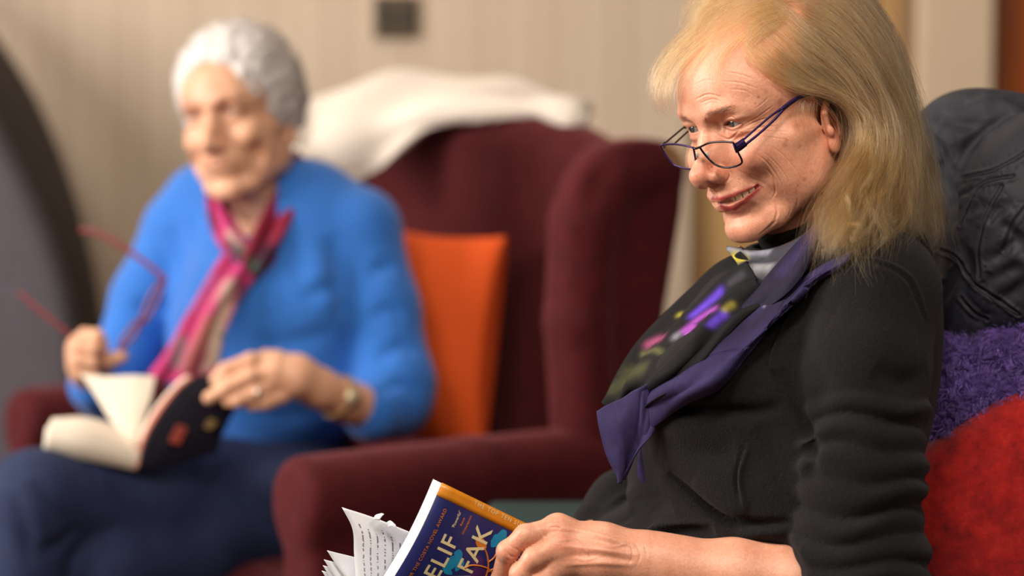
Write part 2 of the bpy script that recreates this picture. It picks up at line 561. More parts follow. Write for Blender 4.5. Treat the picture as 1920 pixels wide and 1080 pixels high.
# ================================================================== heads
def head_sdf(smile=1.0, ear_side=-1, mouth_open=1.0, eye_open=1.0, gaunt=0.0):
    EY, EZ, EX = 70.0, 4.5, 31.0
    def fn(P):
        P = np.asarray(P, np.float32)
        x = P[:, 0]; ax = np.abs(x); y = P[:, 1]; z = P[:, 2]
        Q = np.stack([ax, y, z], 1)
        d = ell(Q, (0, -4, 32), (73, 93, 80))
        d = smin(d, ell(Q, (0, 40, 28), (61, 54, 52)), 18)              # forehead
        d = smin(d, ell(Q, (0, 34, -32), (56, 54, 62)), 16)             # middle of the face
        d = smin(d, ell(Q, (0, 40, -74), (43, 44, 36)), 14)             # lower face
        d = smin(d, tube(Q, [(52, 6, -46), (50, 18, -74), (30, 58, -96), (11, 76, -103)], [13, 14, 12.5, 12], 6), 12)
        d = smin(d, ell(Q, (0, 78.0, -102), (19, 14.5, 15)), 10)        # chin
        d = smin(d, tube(Q, [(46, 62, -22), (58, 38, -23), (62, 12, -24)], [11, 9, 8], 5), 18)   # cheekbone
        d = smin(d, ell(Q, (38, 68 + 3 * smile, -33 + 2 * smile), (19, 17, 17)), 12)    # cheek
        d = smin(d, ell(Q, (46, 32, -52), (19, 34, 36)), 16)            # side of the cheek
        d = smin(d, tube(Q, [(0, 88, 17), (16, 87, 20), (34, 80, 21), (47, 65, 14)], [8, 8.5, 8, 7], 4), 9)  # brow
        d = smax(d, -ell(Q, (EX - 1, 100, EZ), (19, 21, 13.5)), 9)      # eye socket
        d = smax(d, -ell(Q, (15, 97, EZ + 1), (7, 11, 8)), 6)           # inner corner
        if gaunt: d = smax(d, -ell(Q, (52, 70, -62), (14, 16, 22)), 16 * gaunt)
        # nose
        nose = tube(Q, [(0, 88, 10), (0, 96, -6), (0, 107, -22), (0, 113, -34)], [6.6, 6.0, 7.0, 9.0], 4)
        nose = smin(nose, ell(Q, (0, 114.5, -36.5), (9.8, 11, 10)), 5)
        nose = smin(nose, ell(Q, (6, 86, -21), (9, 14.5, 23)), 8)
        nose = smin(nose, ell(Q, (11.8, 101.5, -40.5), (6.6, 11.5, 7.8)), 5.5)
        nose = smin(nose, cap(Q, (0, 117, -43), (0, 104, -50), 5, 5), 4)
        nose = smax(nose, -ell(Q, (7, 107, -50.5), (3.6, 6.5, 4.2)), 2.5)
        d = smin(d, nose, 7)
        d = smax(d, -tube(Q, [(22.5, 101, -33), (24.5, 98, -41), (20, 100, -50)], [1.4, 2.0, 1.2], 1), 4)   # crease round the nostril
        # muzzle and lips
        cz = 4.5 * smile; cx = 30 + 5 * smile
        d = smin(d, ell(Q, (0, 71, -64), (33, 30, 24)), 12)
        d = smax(d, -tube(Q, [(0, 108, -52), (0, 106, -61)], [2.2, 1.8], 1), 5)      # philtrum
        d = smax(d, -tube(Q, [(0, 97, -86.5), (16, 92, -85.5), (26, 84, -82)], [4.5, 4.0, 2.0], 3), 8)     # hollow over the chin
        ul = tube(Q, [(0, 98.8, -65.2), (7, 98.8, -63.4), (19, 91.5, -63.5 + 0.2 * cz), (cx, 75, -66 + cz)], [4.3, 4.5, 3.6, 1.6], 3)
        ll = tube(Q, [(0, 91.5, -75.2), (11, 90, -75), (22, 84, -72 + 0.4 * cz), (cx - 1, 74.5, -67 + cz)], [5.6, 5.3, 3.9, 1.5], 3)
        d = smin(d, ul, 2.6)
        d = smin(d, ll, 2.8)
        gap = tube(Q, [(0, 101, -69.8), (11, 98, -69.6 + 0.1 * cz), (22, 89, -68.0 + 0.4 * cz), (cx, 75.5, -66.4 + cz)],
                   [0.35 + 1.3 * mouth_open, 0.4 + 3.2 * mouth_open, 0.5 + 3.4 * mouth_open, 1.4], 1)
        gap2 = tube(Q, [(0, 88, -70), (11, 88, -69.6 + 0.1 * cz), (22, 82, -68.0 + 0.4 * cz), (cx, 70, -66.4 + cz)],
                    [0.3 + 1.8 * mouth_open, 0.4 + 3.4 * mouth_open, 0.4 + 3.6 * mouth_open, 1.4], 1)
        d = smax(d, -np.minimum(gap, gap2), 1.6)
        # fold from nostril past the mouth corner
        d = smax(d, -tube(Q, [(19, 101, -36), (30, 90.5, -47), (40, 76, -57), (44, 68, -72)], [1.2, 2.2, 2.2, 0.8], 2), 6)
        # eyelids
        ez = z - EZ; ex = ax - EX
        u = (ex + 1.0) / 11.6
        w = np.clip(1 - u * u, -1, 1)
        zu = (4.6 * eye_open) * w - 0.6 * u; zl = -(3.4 * eye_open) * w - 0.2 * u
        ap = np.maximum(ez - zu, zl - ez)
        rr = np.sqrt(ex ** 2 + (y - EY) ** 2 + ez ** 2)
        lid = rr - 13.4
        lid = smin(lid, ell(Q, (EX + 1.5, EY + 2.2, EZ + 6.8), (15.5, 12.8, 5.0)), 3)          # upper lid fold
        lid = smin(lid, ell(Q, (EX, EY + 1.5, EZ - 8.5), (15, 11.5, 5.2)), 4)        # bag under the eye
        d = smin(d, lid, 4)
        hole = smax(smax(ap, rr - 18.0, 0.5), (EY + 3) - y, 0.5)
        d = smax(d, -hole, 1.3)
        # neck
        neck = tube(Q, [(0, -14, -50), (0, -22, -110), (0, -34, -175)], [48, 49, 54], 10)
        neck = smin(neck, cap(Q, (0, 30, -88), (0, -6, -150), 26, 30), 22)
        d = smin(d, neck, 12)
        d = smin(d, ell(Q, (50, -4, -58), (16, 26, 34)), 14)            # behind the jaw
        # ears (both sides)
        t = math.radians(20)
        R = np.array([[math.cos(t), math.sin(t), 0], [-math.sin(t), math.cos(t), 0], [0, 0, 1]])
        def E(dx, dy, dz): 
            v = R @ np.array([dx, dy, dz], float); return np.array([70.5, -6, -28]) + v
        m = (ax > 52)
        e = np.full(len(P), 60.0, np.float32)
        if m.any():
            q = Q[m]
            a = ell(q, E(2, -3, 4), (3.6, 14, 22))
            a = smin(a, tube(q, [E(2, 8, 3), E(3, 9, 16), E(4, 1, 25), E(5, -11, 23), E(6, -17, 11), E(5, -15, -4), E(3, -8, -16)],
                             [2.6, 3.0, 3.2, 3.3, 3.2, 3.0, 3.2], 2), 2.5)
            a = smin(a, tube(q, [E(4, -4, 14), E(5, -9, 4), E(4.5, -6, -8)], [2.6, 3.0, 2.6], 2), 3)
            a = smax(a, -ell(q, E(7, 0, -1), (5.5, 6.5, 9)), 3)
            a = smin(a, ell(q, E(3.5, 8.5, -3), (4, 4, 5.5)), 2.5)            # tragus
            a = smin(a, ell(q, E(2, 4.5, -18), (4.0, 7.0, 8.5)), 7)           # lobe
            a = smax(a, -cap(q, E(9, 3.5, -9), E(4, 1.5, -3), 1.6, 3), 2)
            e[m] = a
        d = smin(d, e, 3.5)
        return d
    return fn

def place_head(pxy, d, yaw, pit, roll, scale=1.0):
    t = math.radians(1.77) - PITCH          # angles are relative to an almost level view
    Rc = np.array([[1, 0, 0], [0, math.cos(t), -math.sin(t)], [0, math.sin(t), math.cos(t)]])
    R = Rc @ rot_head(math.radians(yaw), math.radians(pit), math.radians(roll))
    T = W(pxy[0], pxy[1], d)
    return R, T, scale

def to_world(Vmm, pose):
    R, T, s = pose
    return (np.asarray(Vmm, float) * s / 1000.0) @ R.T + T
def to_local(Vw, pose):
    R, T, s = pose
    return ((np.asarray(Vw, float) - T) @ R) * 1000.0 / s

def skin_material(name, base, rough=0.42, sss=0.18):
    m, nt, N, L, p = new_mat(name)
    at = N.new('ShaderNodeAttribute'); at.attribute_name = 'Col'
    n1 = noise(nt, 55, 5, 0.6); n2 = noise(nt, 420, 3, 0.6)
    r1 = ramp(nt, n1.outputs['Fac'], [(0.30, (base[0] * 0.93, base[1] * 0.84, base[2] * 0.82, 1)), (0.70, (min(1, base[0] * 1.06), base[1] * 1.07, base[2] * 1.07, 1))])
    r2 = ramp(nt, n2.outputs['Fac'], [(0.30, (0.90, 0.84, 0.82, 1)), (0.62, (1.03, 1.03, 1.03, 1))])
    c = mixcol(nt, 1.0, r1.outputs['Color'], r2.outputs['Color'], 'MULTIPLY')
    c = mixcol(nt, 1.0, c, at.outputs['Color'], 'MULTIPLY')
    L.new(c, p.inputs['Base Color'])
    p.inputs['Roughness'].default_value = rough
    p.inputs['Specular IOR Level'].default_value = 0.45
    p.inputs['Subsurface Weight'].default_value = sss
    p.inputs['Subsurface Radius'].default_value = (1.0, 0.35, 0.2)
    p.inputs['Subsurface Scale'].default_value = 0.004
    v = N.new('ShaderNodeTexVoronoi'); v.inputs['Scale'].default_value = 900
    tc = N.new('ShaderNodeTexCoord'); L.new(tc.outputs['Object'], v.inputs['Vector'])
    b1 = bump(nt, v.outputs['Distance'], 0.22, 0.0006)
    n3 = noise(nt, 260, 4, 0.6)
    L.new(bump(nt, n3.outputs['Fac'], 0.32, 0.0010, b1), p.inputs['Normal'])
    return m

def eyeball(name, centre_mm, pose, look, parent, mat, r=12.0):
    """one eye; look is the gaze direction in the head frame"""
    look = np.asarray(look, float); look /= np.linalg.norm(look)
    nu, nv = 40, 32
    th = np.linspace(0, math.pi, nu); ph = np.arange(nv) * 2 * math.pi / nv
    s = np.cross(look, [0, 0, 1]); s /= np.linalg.norm(s); w = np.cross(s, look)
    V, C = [], []
    for t in th:
        rr = r + 0.9 * max(0, 1 - (t / 0.5) ** 2)
        for p in ph:
            V.append(np.asarray(centre_mm) + rr * (math.cos(t) * look + math.sin(t) * (math.cos(p) * s + math.sin(p) * w)))
            if t < 0.20: c = (0.008, 0.007, 0.007)
            elif t < 0.50: c = (0.055, 0.062, 0.056) if (t < 0.44) else (0.018, 0.020, 0.020)
            else: c = (0.30, 0.25, 0.23)
            C.append(c)
    V = to_world(np.array(V), pose)
    return mesh(name, V, grid_faces(nu, nv) if False else np.array([(i * nv + j, i * nv + (j + 1) % nv, (i + 1) * nv + (j + 1) % nv, (i + 1) * nv + j) for i in range(nu - 1) for j in range(nv)]), parent, mat, True, np.array(C))

def col_mat(name, rough=0.3, spec=0.5, coat=0.0):
    m, nt, N, L, p = new_mat(name)
    at = N.new('ShaderNodeAttribute'); at.attribute_name = 'Col'
    L.new(at.outputs['Color'], p.inputs['Base Color'])
    p.inputs['Roughness'].default_value = rough
    p.inputs['Specular IOR Level'].default_value = spec
    p.inputs['Coat Weight'].default_value = coat
    return m
EYE_MAT = col_mat('eye_surface', 0.08, 0.5, 0.6)

# ------------------------------------------------------------------ the reader in front
POSE0 = place_head((1447.1, 203.2), D0, 54, 18, 3.5)
person0 = thing('person', 'smiling blonde woman in black fleece and purple scarf looking over her glasses', 'person', (0.47, 2.44, 0.0))
SKIN0 = skin_material('skin_reader', srgb(219, 160, 132)[:3])

def build_head0():
    V, F = surface(head_sdf(1.0, mouth_open=1.0, eye_open=0.80), (-88, -106, -180), (88, 134, 122), 1.05)
    V = to_world(V, POSE0)
    return Sculpt(V, F)
S = build_head0()

def sculpt_face0(S):
    mm = 0.001
    q = proj(S.V); lz = to_local(S.V, POSE0)
    sel = (q[:, 0] > 1280) & (q[:, 0] < 1590) & (q[:, 1] > 100) & (q[:, 1] < 470) & (lz[:, 0] < 45) & (lz[:, 1] > -22)
    S.refine(sel)
    # crow's feet and folds beside the near eye
    for p, w, a in [([(1394, 235), (1424, 217), (1450, 198)], 1.3, -0.8), ([(1396, 238), (1422, 226), (1446, 220)], 1.2, -0.8),
                    ([(1398, 244), (1430, 238), (1464, 236)], 1.3, -0.8), ([(1400, 250), (1430, 246), (1482, 247)], 1.2, -0.6),
                    ([(1402, 256), (1436, 256), (1474, 262)], 1.2, -0.5), ([(1412, 206), (1432, 192), (1444, 178)], 1.2, -0.45),
                    ([(1346, 252), (1367, 261), (1386, 246)], 1.6, -1.2), ([(1328, 236), (1333, 256), (1336, 280)], 4.5, -1.6), ([(1340, 226), (1350, 236), (1352, 246)], 3.0, -1.2), ([(1352, 262), (1374, 270), (1396, 258)], 1.5, -0.6),
                    ([(1384, 246), (1394, 252), (1402, 264)], 1.2, -0.5), ([(1356, 226), (1372, 219), (1392, 230)], 1.1, -0.7),
                    # cheek
                    ([(1411, 284), (1437, 303), (1456, 329), (1466, 348), (1470, 366)], 1.3, -0.75),
                    ([(1425, 280), (1454, 305), (1474, 332), (1482, 352)], 1.2, -0.55),
                    ([(1435, 315), (1448, 331), (1454, 358), (1446, 374)], 1.4, -0.85),
                    ([(1440, 270), (1470, 292), (1496, 326), (1506, 356)], 1.2, -0.45),
                    ([(1452, 376), (1457, 397), (1453, 413)], 1.8, -1.2), ([(1456, 412), (1440, 428), (1421, 443)], 2.2, -1.2),
                    ([(1382, 318), (1405, 329), (1421, 338), (1438, 346)], 2.2, -1.6),
                    ([(1424, 347), (1431, 355), (1432, 366)], 1.4, -0.9),
                    ([(1493, 350), (1496, 377), (1488, 402)], 2.0, -0.9), ([(1478, 372), (1482, 392), (1476, 408)], 1.5, -0.6),
                    # forehead
                    ([(1302, 188), (1328, 177), (1358, 184)], 1.4, -0.7), ([(1312, 194), (1334, 186), (1352, 190)], 1.2, -0.5),
                    ([(1365, 167), (1397, 170), (1418, 184)], 1.3, -0.5), ([(1359, 135), (1387, 139), (1412, 148)], 1.3, -0.5),
                    ([(1350, 152), (1387, 155), (1420, 166)], 1.3, -0.5), ([(1300, 160), (1322, 150), (1345, 152)], 1.3, -0.4),
                    ([(1306, 194), (1310, 204), (1311, 214)], 1.3, -0.7), ([(1322, 218), (1326, 226), (1328, 232)], 1.3, -0.5),
                    # nose, lips, chin
                    ([(1350, 346), (1364, 338), (1370, 326), (1362, 312), (1352, 306)], 2.0, -1.8), ([(1316, 300), (1330, 312), (1338, 330)], 3.0, -0.9),
                    ([(1336, 358), (1345, 364), (1352, 366)], 1.0, -0.2), ([(1372, 412), (1392, 405), (1410, 396)], 3.0, -0.5)]:
        S.stroke(p, w * 0.66 * mm, a * 0.72 * mm, lip=0.25)
    h = S.hit(1334, 313)
    if h is not None: S.smooth_region(np.linalg.norm(S.V - h, axis=1) < 0.0045, 14, 0.6)
    # soft swellings: under the eye, between the cheek lines, jowl, brow
    for px, py, r, a in [(1372, 252, 6, 0.9), (1392, 300, 14, 1.2), (1445, 345, 5, 0.6), (1440, 395, 8, 0.8), (1470, 395, 8, 0.8),
                         (1350, 205, 9, 0.6), (1385, 215, 8, 0.9)]:
        S.dab(px, py, r * mm, a * mm)
    # colouring of the skin itself: lips, flush, freckles and age spots, brows
    L1 = (0.58, 0.15, 0.25)
    for p, w, s in [([(1337, 371), (1350, 373), (1372, 367), (1396, 358), (1421, 347)], 2.6, 0.95),
                    ([(1353, 386), (1362, 391), (1380, 388), (1400, 374), (1420, 354)], 3.6, 0.95),
                    ([(1354, 392), (1368, 396), (1384, 390)], 3.0, 0.6)]:
        S.paint(p, w * mm, L1, s, 1.2, mul=True)
    for px, py, r, c, s in [(1310, 325, 12, (1.0, 0.80, 0.80), 0.8), (1398, 300, 20, (1.0, 0.80, 0.78), 0.7), (1352, 322, 9, (1.0, 0.82, 0.80), 0.6),
                            (1385, 428, 16, (1.0, 0.84, 0.82), 0.6), (1565, 245, 14, (1.0, 0.74, 0.70), 0.7), (1562, 278, 10, (1.0, 0.78, 0.74), 0.6),
                            (1312, 170, 16, (1.0, 0.90, 0.88), 0.5), (1368, 248, 8, (0.98, 0.78, 0.74), 0.6), (1362, 222, 8, (0.92, 0.74, 0.70), 0.6)]:
        S.paint([(px, py)], r * mm, c, s, 1.0, mul=True)
    for px, py, r, s in [(1463, 192, 4.5, 0.55), (1472, 272, 3.0, 0.5), (1474, 262, 2.2, 0.4), (1500, 274, 2.2, 0.35), (1508, 336, 2.0, 0.6), (1496, 347, 1.5, 0.6),
                         (1422, 182, 1.6, 0.7), (1416, 194, 1.4, 0.5), (1456, 240, 1.6, 0.4), (1494, 238, 5, 0.35), (1440, 300, 1.6, 0.3), (1484, 300, 2, 0.25),
                         (1515, 300, 2, 0.3), (1402, 160, 1.8, 0.3), (1436, 170, 2.4, 0.25), (1386, 336, 1.2, 0.35), (1523, 322, 2.4, 0.25), (1530, 270, 3, 0.2)]:
        S.paint([(px, py)], r * mm, (0.55, 0.38, 0.30), s, 1.5, mul=True)
    for p, w, s in [([(1328, 213), (1340, 211), (1354, 206), (1364, 203)], 2.4, 0.40), ([(1278, 219), (1286, 222), (1292, 228)], 2.2, 0.6)]:
        S.paint(p, w * mm, (0.36, 0.30, 0.28), s, 1.0, mul=True)
    for p in ([(1358, 232), (1372, 226), (1392, 233)], [(1358, 238), (1374, 244), (1390, 238)]):
        S.paint(p, 1.5 * mm, (0.38, 0.22, 0.19), 0.8, 1.0, mul=True)
sculpt_face0(S)

BODY0 = [(S.V, S.F, S.C)]
for sx in (-1, 1):
    eyeball('eye', (31 * sx, 70, 4.5), POSE0, (0.28, 0.95, 0.10), person0, EYE_MAT)

def teeth0():
    # upper row, each tooth a rounded block on the dental arch
    parts = []
    arch = spline([(-34, 60, -67), (-28.5, 75.5, -67), (-17, 88, -68.6), (0, 93, -69.4), (17, 88, -68.6), (28.5, 75.5, -67), (34, 60, -67)], 200)
    s = np.concatenate([[0], np.cumsum(np.linalg.norm(np.diff(arch, axis=0), axis=1))])
    mid = s[100]; widths = [8.4, 6.8, 7.4, 7.0, 7.0, 8.0]
    for sgn in (-1, 1):
        c = mid
        for i, w in enumerate(widths):
            cc = c + sgn * w / 2; c += sgn * w
            p = np.array([np.interp(cc, s, arch[:, k]) for k in range(3)])
            p2 = np.array([np.interp(cc + 1, s, arch[:, k]) for k in range(3)])
            t = p2 - p; t /= np.linalg.norm(t); nrm = np.array([t[1], -t[0], 0]); nrm = -nrm if nrm[1] < 0 else nrm
            bm = bmesh.new(); bmesh.ops.create_cube(bm, size=2.0)
            for v in bm.verts: v.co = Vector((v.co.x * w * 0.49 * (0.92 if v.co.z < 0 else 1), v.co.y * 3.0 * (0.6 if v.co.z < 0 else 1), v.co.z * 5.2))
            bmesh.ops.bevel(bm, geom=list(bm.edges), offset=1.1, segments=3, affect='EDGES', profile=0.6)
            loc = np.array([v.co[:] for v in bm.verts]); f = [[v.index for v in q.verts] for q in bm.faces]
            bm.free()
            parts.append((p + loc[:, :1] * t + loc[:, 1:2] * nrm + np.array([0, 0, 2.4 - 0.4 * (i % 2)]) + loc[:, 2:] * np.array([0, 0, 1.0]), f))
    V, F = join_vf(parts)
    return mesh('teeth', to_world(V, POSE0), F, person0, simple_mat('tooth_enamel', srgb(238, 224, 192), 0.3, 0.06, 200))
teeth0()
# ================================================================== reading glasses on her nose
def glasses0():
    g = thing('eyeglasses', 'narrow dark purple reading glasses low on the blonde woman\'s nose', 'glasses', to_world((0, 118, -20), POSE0))
    metal = simple_mat('purple_metal', srgb(52, 30, 82), 0.28, 0.15, 120, metal=0.55)
    dark = simple_mat('dark_rim', srgb(26, 20, 30), 0.25, 0.1, 120, metal=0.4)
    # lens outline in the head frame: near lens (x<0) and far lens, on a plane just in front of the nose
    def ray_plane(px, py, pl):
        # point of the plane (local point p0, local normal n) seen at a photo pixel
        o = to_local(CAM[None], POSE0)[0]; w = to_local(W(px, py, 1.0)[None], POSE0)[0]
        p0, n = pl; d = w - o
        return o + d * ((p0 - o) @ n) / (d @ n)
    tilt = math.radians(14)
    near_pl = (np.array([0, 114.0, -20]), np.array([-0.10, math.cos(tilt), -math.sin(tilt)]))
    far_pl = (np.array([0, 114.0, -20]), np.array([0.10, math.cos(tilt), -math.sin(tilt)]))
    near_px = [(1312, 276), (1330, 268), (1352, 266), (1372, 267), (1376, 270), (1384, 286), (1391, 301), (1388, 308), (1374, 313), (1358, 314), (1342, 309), (1328, 297), (1318, 285)]
    far_px = [(1300, 277), (1284, 273), (1262, 270), (1242, 272), (1240, 276), (1248, 290), (1262, 307), (1272, 312), (1286, 316), (1297, 317), (1303, 313), (1304, 300), (1302, 286)]
    for pxs, pl, nm in ((near_px, near_pl, 'near'), (far_px, far_pl, 'far')):
        P = np.array([ray_plane(px, py, pl) for px, py in pxs])
        loop = spline(np.vstack([P, P[:1]]), 73)[:-1]
        loop = np.vstack([loop, loop[:2]])
        V, F = sweep(to_world(loop, POSE0), 0.00105, 8, caps=False, up=POSE0[0] @ np.array([0, 1, 0]))
        mesh('rim', V, F, g, metal if nm == 'far' else dark)
        c = P.mean(0); R = spline(np.vstack([P, P[:1]]), 49)[:-1]
        lv = np.vstack([c + np.array([0, 1.2, 0]), c * 0.5 + R * 0.5 + np.array([0, 0.8, 0]), R])
        lf = [(0, 1 + i, 1 + (i + 1) % 48) for i in range(48)] + [(1 + i, 49 + i, 49 + (i + 1) % 48, 1 + (i + 1) % 48) for i in range(48)]
        m, nt, N, L, p = new_mat('lens_glass')
        p.inputs['Base Color'].default_value = (1, 1, 1, 1); p.inputs['Roughness'].default_value = 0.0
        p.inputs['Transmission Weight'].default_value = 1.0; p.inputs['IOR'].default_value = 1.05
        p.inputs['Specular IOR Level'].default_value = 0.6
        p.inputs['Alpha'].default_value = 0.35
        mesh('lens', to_world(lv, POSE0), lf, g, m)
    # bridge
    a = ray_plane(1300, 277, far_pl); b = ray_plane(1312, 276, near_pl); mm = (a + b) / 2 + np.array([0, 1.5, -0.6])
    V, F = sweep(to_world(np.array([a, mm, b]), POSE0), 0.0012, 8, m=9); mesh('bridge', V, F, g, dark)
    for sx, (px, py) in ((-1, (1322, 292)), (1, (1303, 292))):
        p = ray_plane(px, py, near_pl if sx < 0 else far_pl) + np.array([0, -3.5, 0])
        u = np.linspace(0, math.pi, 9); v = np.arange(10) * 2 * math.pi / 10
        Vn = np.array([p + np.array([1.2 * math.sin(a) * math.cos(b), 1.8 * math.sin(a) * math.sin(b), 3.2 * math.cos(a)]) for a in u for b in v])
        Fn = np.array([(i * 10 + j, i * 10 + (j + 1) % 10, (i + 1) * 10 + (j + 1) % 10, (i + 1) * 10 + j) for i in range(8) for j in range(10)])
        mesh('nose_pad', to_world(Vn, POSE0), Fn, g, simple_mat('clear_pad', srgb(200, 190, 180), 0.2))
    # temples: a flat strap that splits into two rails and closes again, then runs on over the ear
    def strap(P2, wd, name, mat, parent=g, th=0.0012):
        # ribbon with a centre line P2 (local mm) and width (mm) list, standing upright
        P = spline(P2, 40); wv = np.interp(np.linspace(0, 1, 40), np.linspace(0, 1, len(wd)), wd)
        T = np.gradient(P, axis=0); T /= np.linalg.norm(T, axis=1)[:, None]
        side = np.cross(T, [1.0, 0, 0]); side /= np.linalg.norm(side, axis=1)[:, None]
        A = np.stack([P + side * wv[:, None] / 2, P - side * wv[:, None] / 2], 1).reshape(-1, 3)
        V, F = thicken(to_world(A, POSE0), grid_faces(40, 2), th)
        return mesh(name, V, F, parent, mat, False)
    def side_pt(px, py, x):
        o = to_local(CAM[None], POSE0)[0]; w = to_local(W(px, py, 1.0)[None], POSE0)[0]; d = w - o
        return o + d * ((x - o[0]) / d[0])
    hinge = ray_plane(1379, 277, near_pl)
    x1 = -72.0
    end = side_pt(1503, 181, x1); hx = hinge[0]
    def on(px, py, f): return side_pt(px, py, hx + (x1 - hx) * f)
    t = strap([on(1377, 279, 0.0), on(1386, 274, 0.07), on(1397, 266, 0.16)], [9.2, 9.2, 8.6], 'temple', metal)
    strap([on(1395, 261, 0.15), on(1420, 239, 0.36), on(1446, 217, 0.57), on(1468, 202, 0.75)], [2.0, 1.9, 1.9, 2.6], 'upper_rail', metal, t)
    strap([on(1399, 270, 0.16), on(1424, 250, 0.38), on(1450, 226, 0.60), on(1468, 206, 0.75)], [2.6, 2.2, 2.2, 2.6], 'lower_rail', metal, t)
    strap([on(1465, 206, 0.73), on(1480, 194, 0.84), on(1492, 186, 0.92), on(1503, 181, 1.0)], [4.6, 4.4, 4.2, 3.4], 'temple_end', metal, t)
    strap([end, end + np.array([-1, -22, -3]), end + np.array([-1, -42, -16]), end + np.array([2, -54, -36])], [3.4, 3.2, 3.2, 3.0], 'ear_tip', dark, t)
    # far temple
    h2 = ray_plane(1244, 273, far_pl)
    def onf(px, py, f):
        return side_pt(px, py, h2[0] + (74 - h2[0]) * f)
    a, b = onf(1248, 270, 0.05), onf(1283, 238, 0.42)
    t2 = strap([h2, a], [6, 6], 'temple', dark)
    strap([onf(1247, 268, 0.03), onf(1283, 238, 0.40)], [1.7, 1.7], 'upper_rail', dark, t2)
    strap([onf(1264, 270, 0.10), onf(1290, 246, 0.46)], [1.7, 1.7], 'lower_rail', dark, t2)
    strap([b, b + np.array([10, -40, -2]), b + np.array([16, -95, -6])], [4, 4, 3.2], 'temple_end', dark, t2)
glasses0()
# ================================================================== hair of the reader in front
def hair_material(name, c_dark, c_light, rough=0.35):
    m, nt, N, L, p = new_mat(name)
    N.remove(p)
    h = N.new('ShaderNodeBsdfHairPrincipled')
    h.model = 'CHIANG'; h.parametrization = 'COLOR'
    info = N.new('ShaderNodeHairInfo')
    r = ramp(nt, info.outputs['Random'], [(0.0, c_dark), (0.6, tuple(0.6 * a_ + 0.4 * b_ for a_, b_ in zip(c_dark, c_light))), (1.0, c_light)])
    L.new(r.outputs['Color'], h.inputs['Color'])
    h.inputs['Roughness'].default_value = rough
    h.inputs['Radial Roughness'].default_value = 0.5
    h.inputs['IOR'].default_value = 1.5
    L.new(h.outputs[0], N['Material Output'].inputs['Surface'])
    return m

def sheet(rng, guides, n, k=18, jit=0.0012, cjit=0.005, wave=0.003, layer=0.014, tipvar=0.12, clump=14, core=None, fly=0.05, conv=0.6, root=0.15, frizz=0.0011):
    """strands in clumps between neighbouring guide curves (list of 3-D polylines); core = axis the inner layers sink towards"""
    G = np.stack([spline(g, k) for g in guides])
    ng = len(G); out = []
    nc = max(1, n // clump)
    s = np.linspace(0, 1, k)[:, None]
    for c in range(nc):
        uc = rng.uniform(0, ng - 1.001); cl = rng.uniform(0, 1) ** 1.4
        cof = rng.normal(0, 1, 3); cph = rng.uniform(0, 6.28, 3); fr = rng.uniform(4, 15)
        def at(u):
            a = int(u); f = u - a
            return G[a] * (1 - f) + G[a + 1] * f
        Pc = at(uc)
        if core is None: dirv = np.tile(FW, (k, 1))
        else:
            dirv = core - Pc; dirv[:, 2] = 0; dirv /= np.linalg.norm(dirv, axis=1)[:, None]
        cw = cof * cjit * s ** 0.8 + wave * s * np.sin(s * fr + cph) + dirv * layer * cl
        tl = 1 - abs(rng.normal(0, tipvar))
        for _ in range(max(3, int(rng.normal(clump, clump * 0.3)))):
            u = np.clip(uc + rng.normal(0, 0.14), 0, ng - 1.001)
            P = at(u); P = P + (Pc - P) * conv * s + cw
            P = P + rng.normal(0, 1, 3) * jit * (0.5 + 0.8 * s) + dirv * rng.normal(0, 0.0012)
            P = P + frizz * np.cumsum(rng.normal(0, 1, (k, 3)), axis=0) * 0.5
            if rng.random() < fly:
                P = P + rng.normal(0, 1, 3) * 0.008 * s ** 1.5 - dirv * 0.003 * s
            t0 = rng.uniform(0, root); t1 = max(t0 + 0.3, tl * (1 - abs(rng.normal(0, 0.05))))
            t = np.linspace(t0, min(1, t1), k)
            out.append(np.stack([np.interp(t, s[:, 0], P[:, j]) for j in range(3)], 1))
    return out

class ScalpDepth:
    def __init__(self, S):
        self.b = BVHTree.FromPolygons(S.V.tolist(), S.F.tolist())
    def pt(self, px, py, dz, lift=3.0, d0=D0):
        d = d0 + dz / 1000.0
        w = W(px, py, 1.0) - CAM
        loc, nor, i, dist = self.b.ray_cast(Vector(CAM), Vector(w).normalized())
        if loc is not None:
            hd = (np.array(loc) - CAM) @ FW
            d = min(d, hd - lift / 1000.0)
        return W(px, py, d)
    def g(self, pts, lift=3.0, d0=D0): return np.array([self.pt(p[0], p[1], p[2], lift, d0) for p in pts])

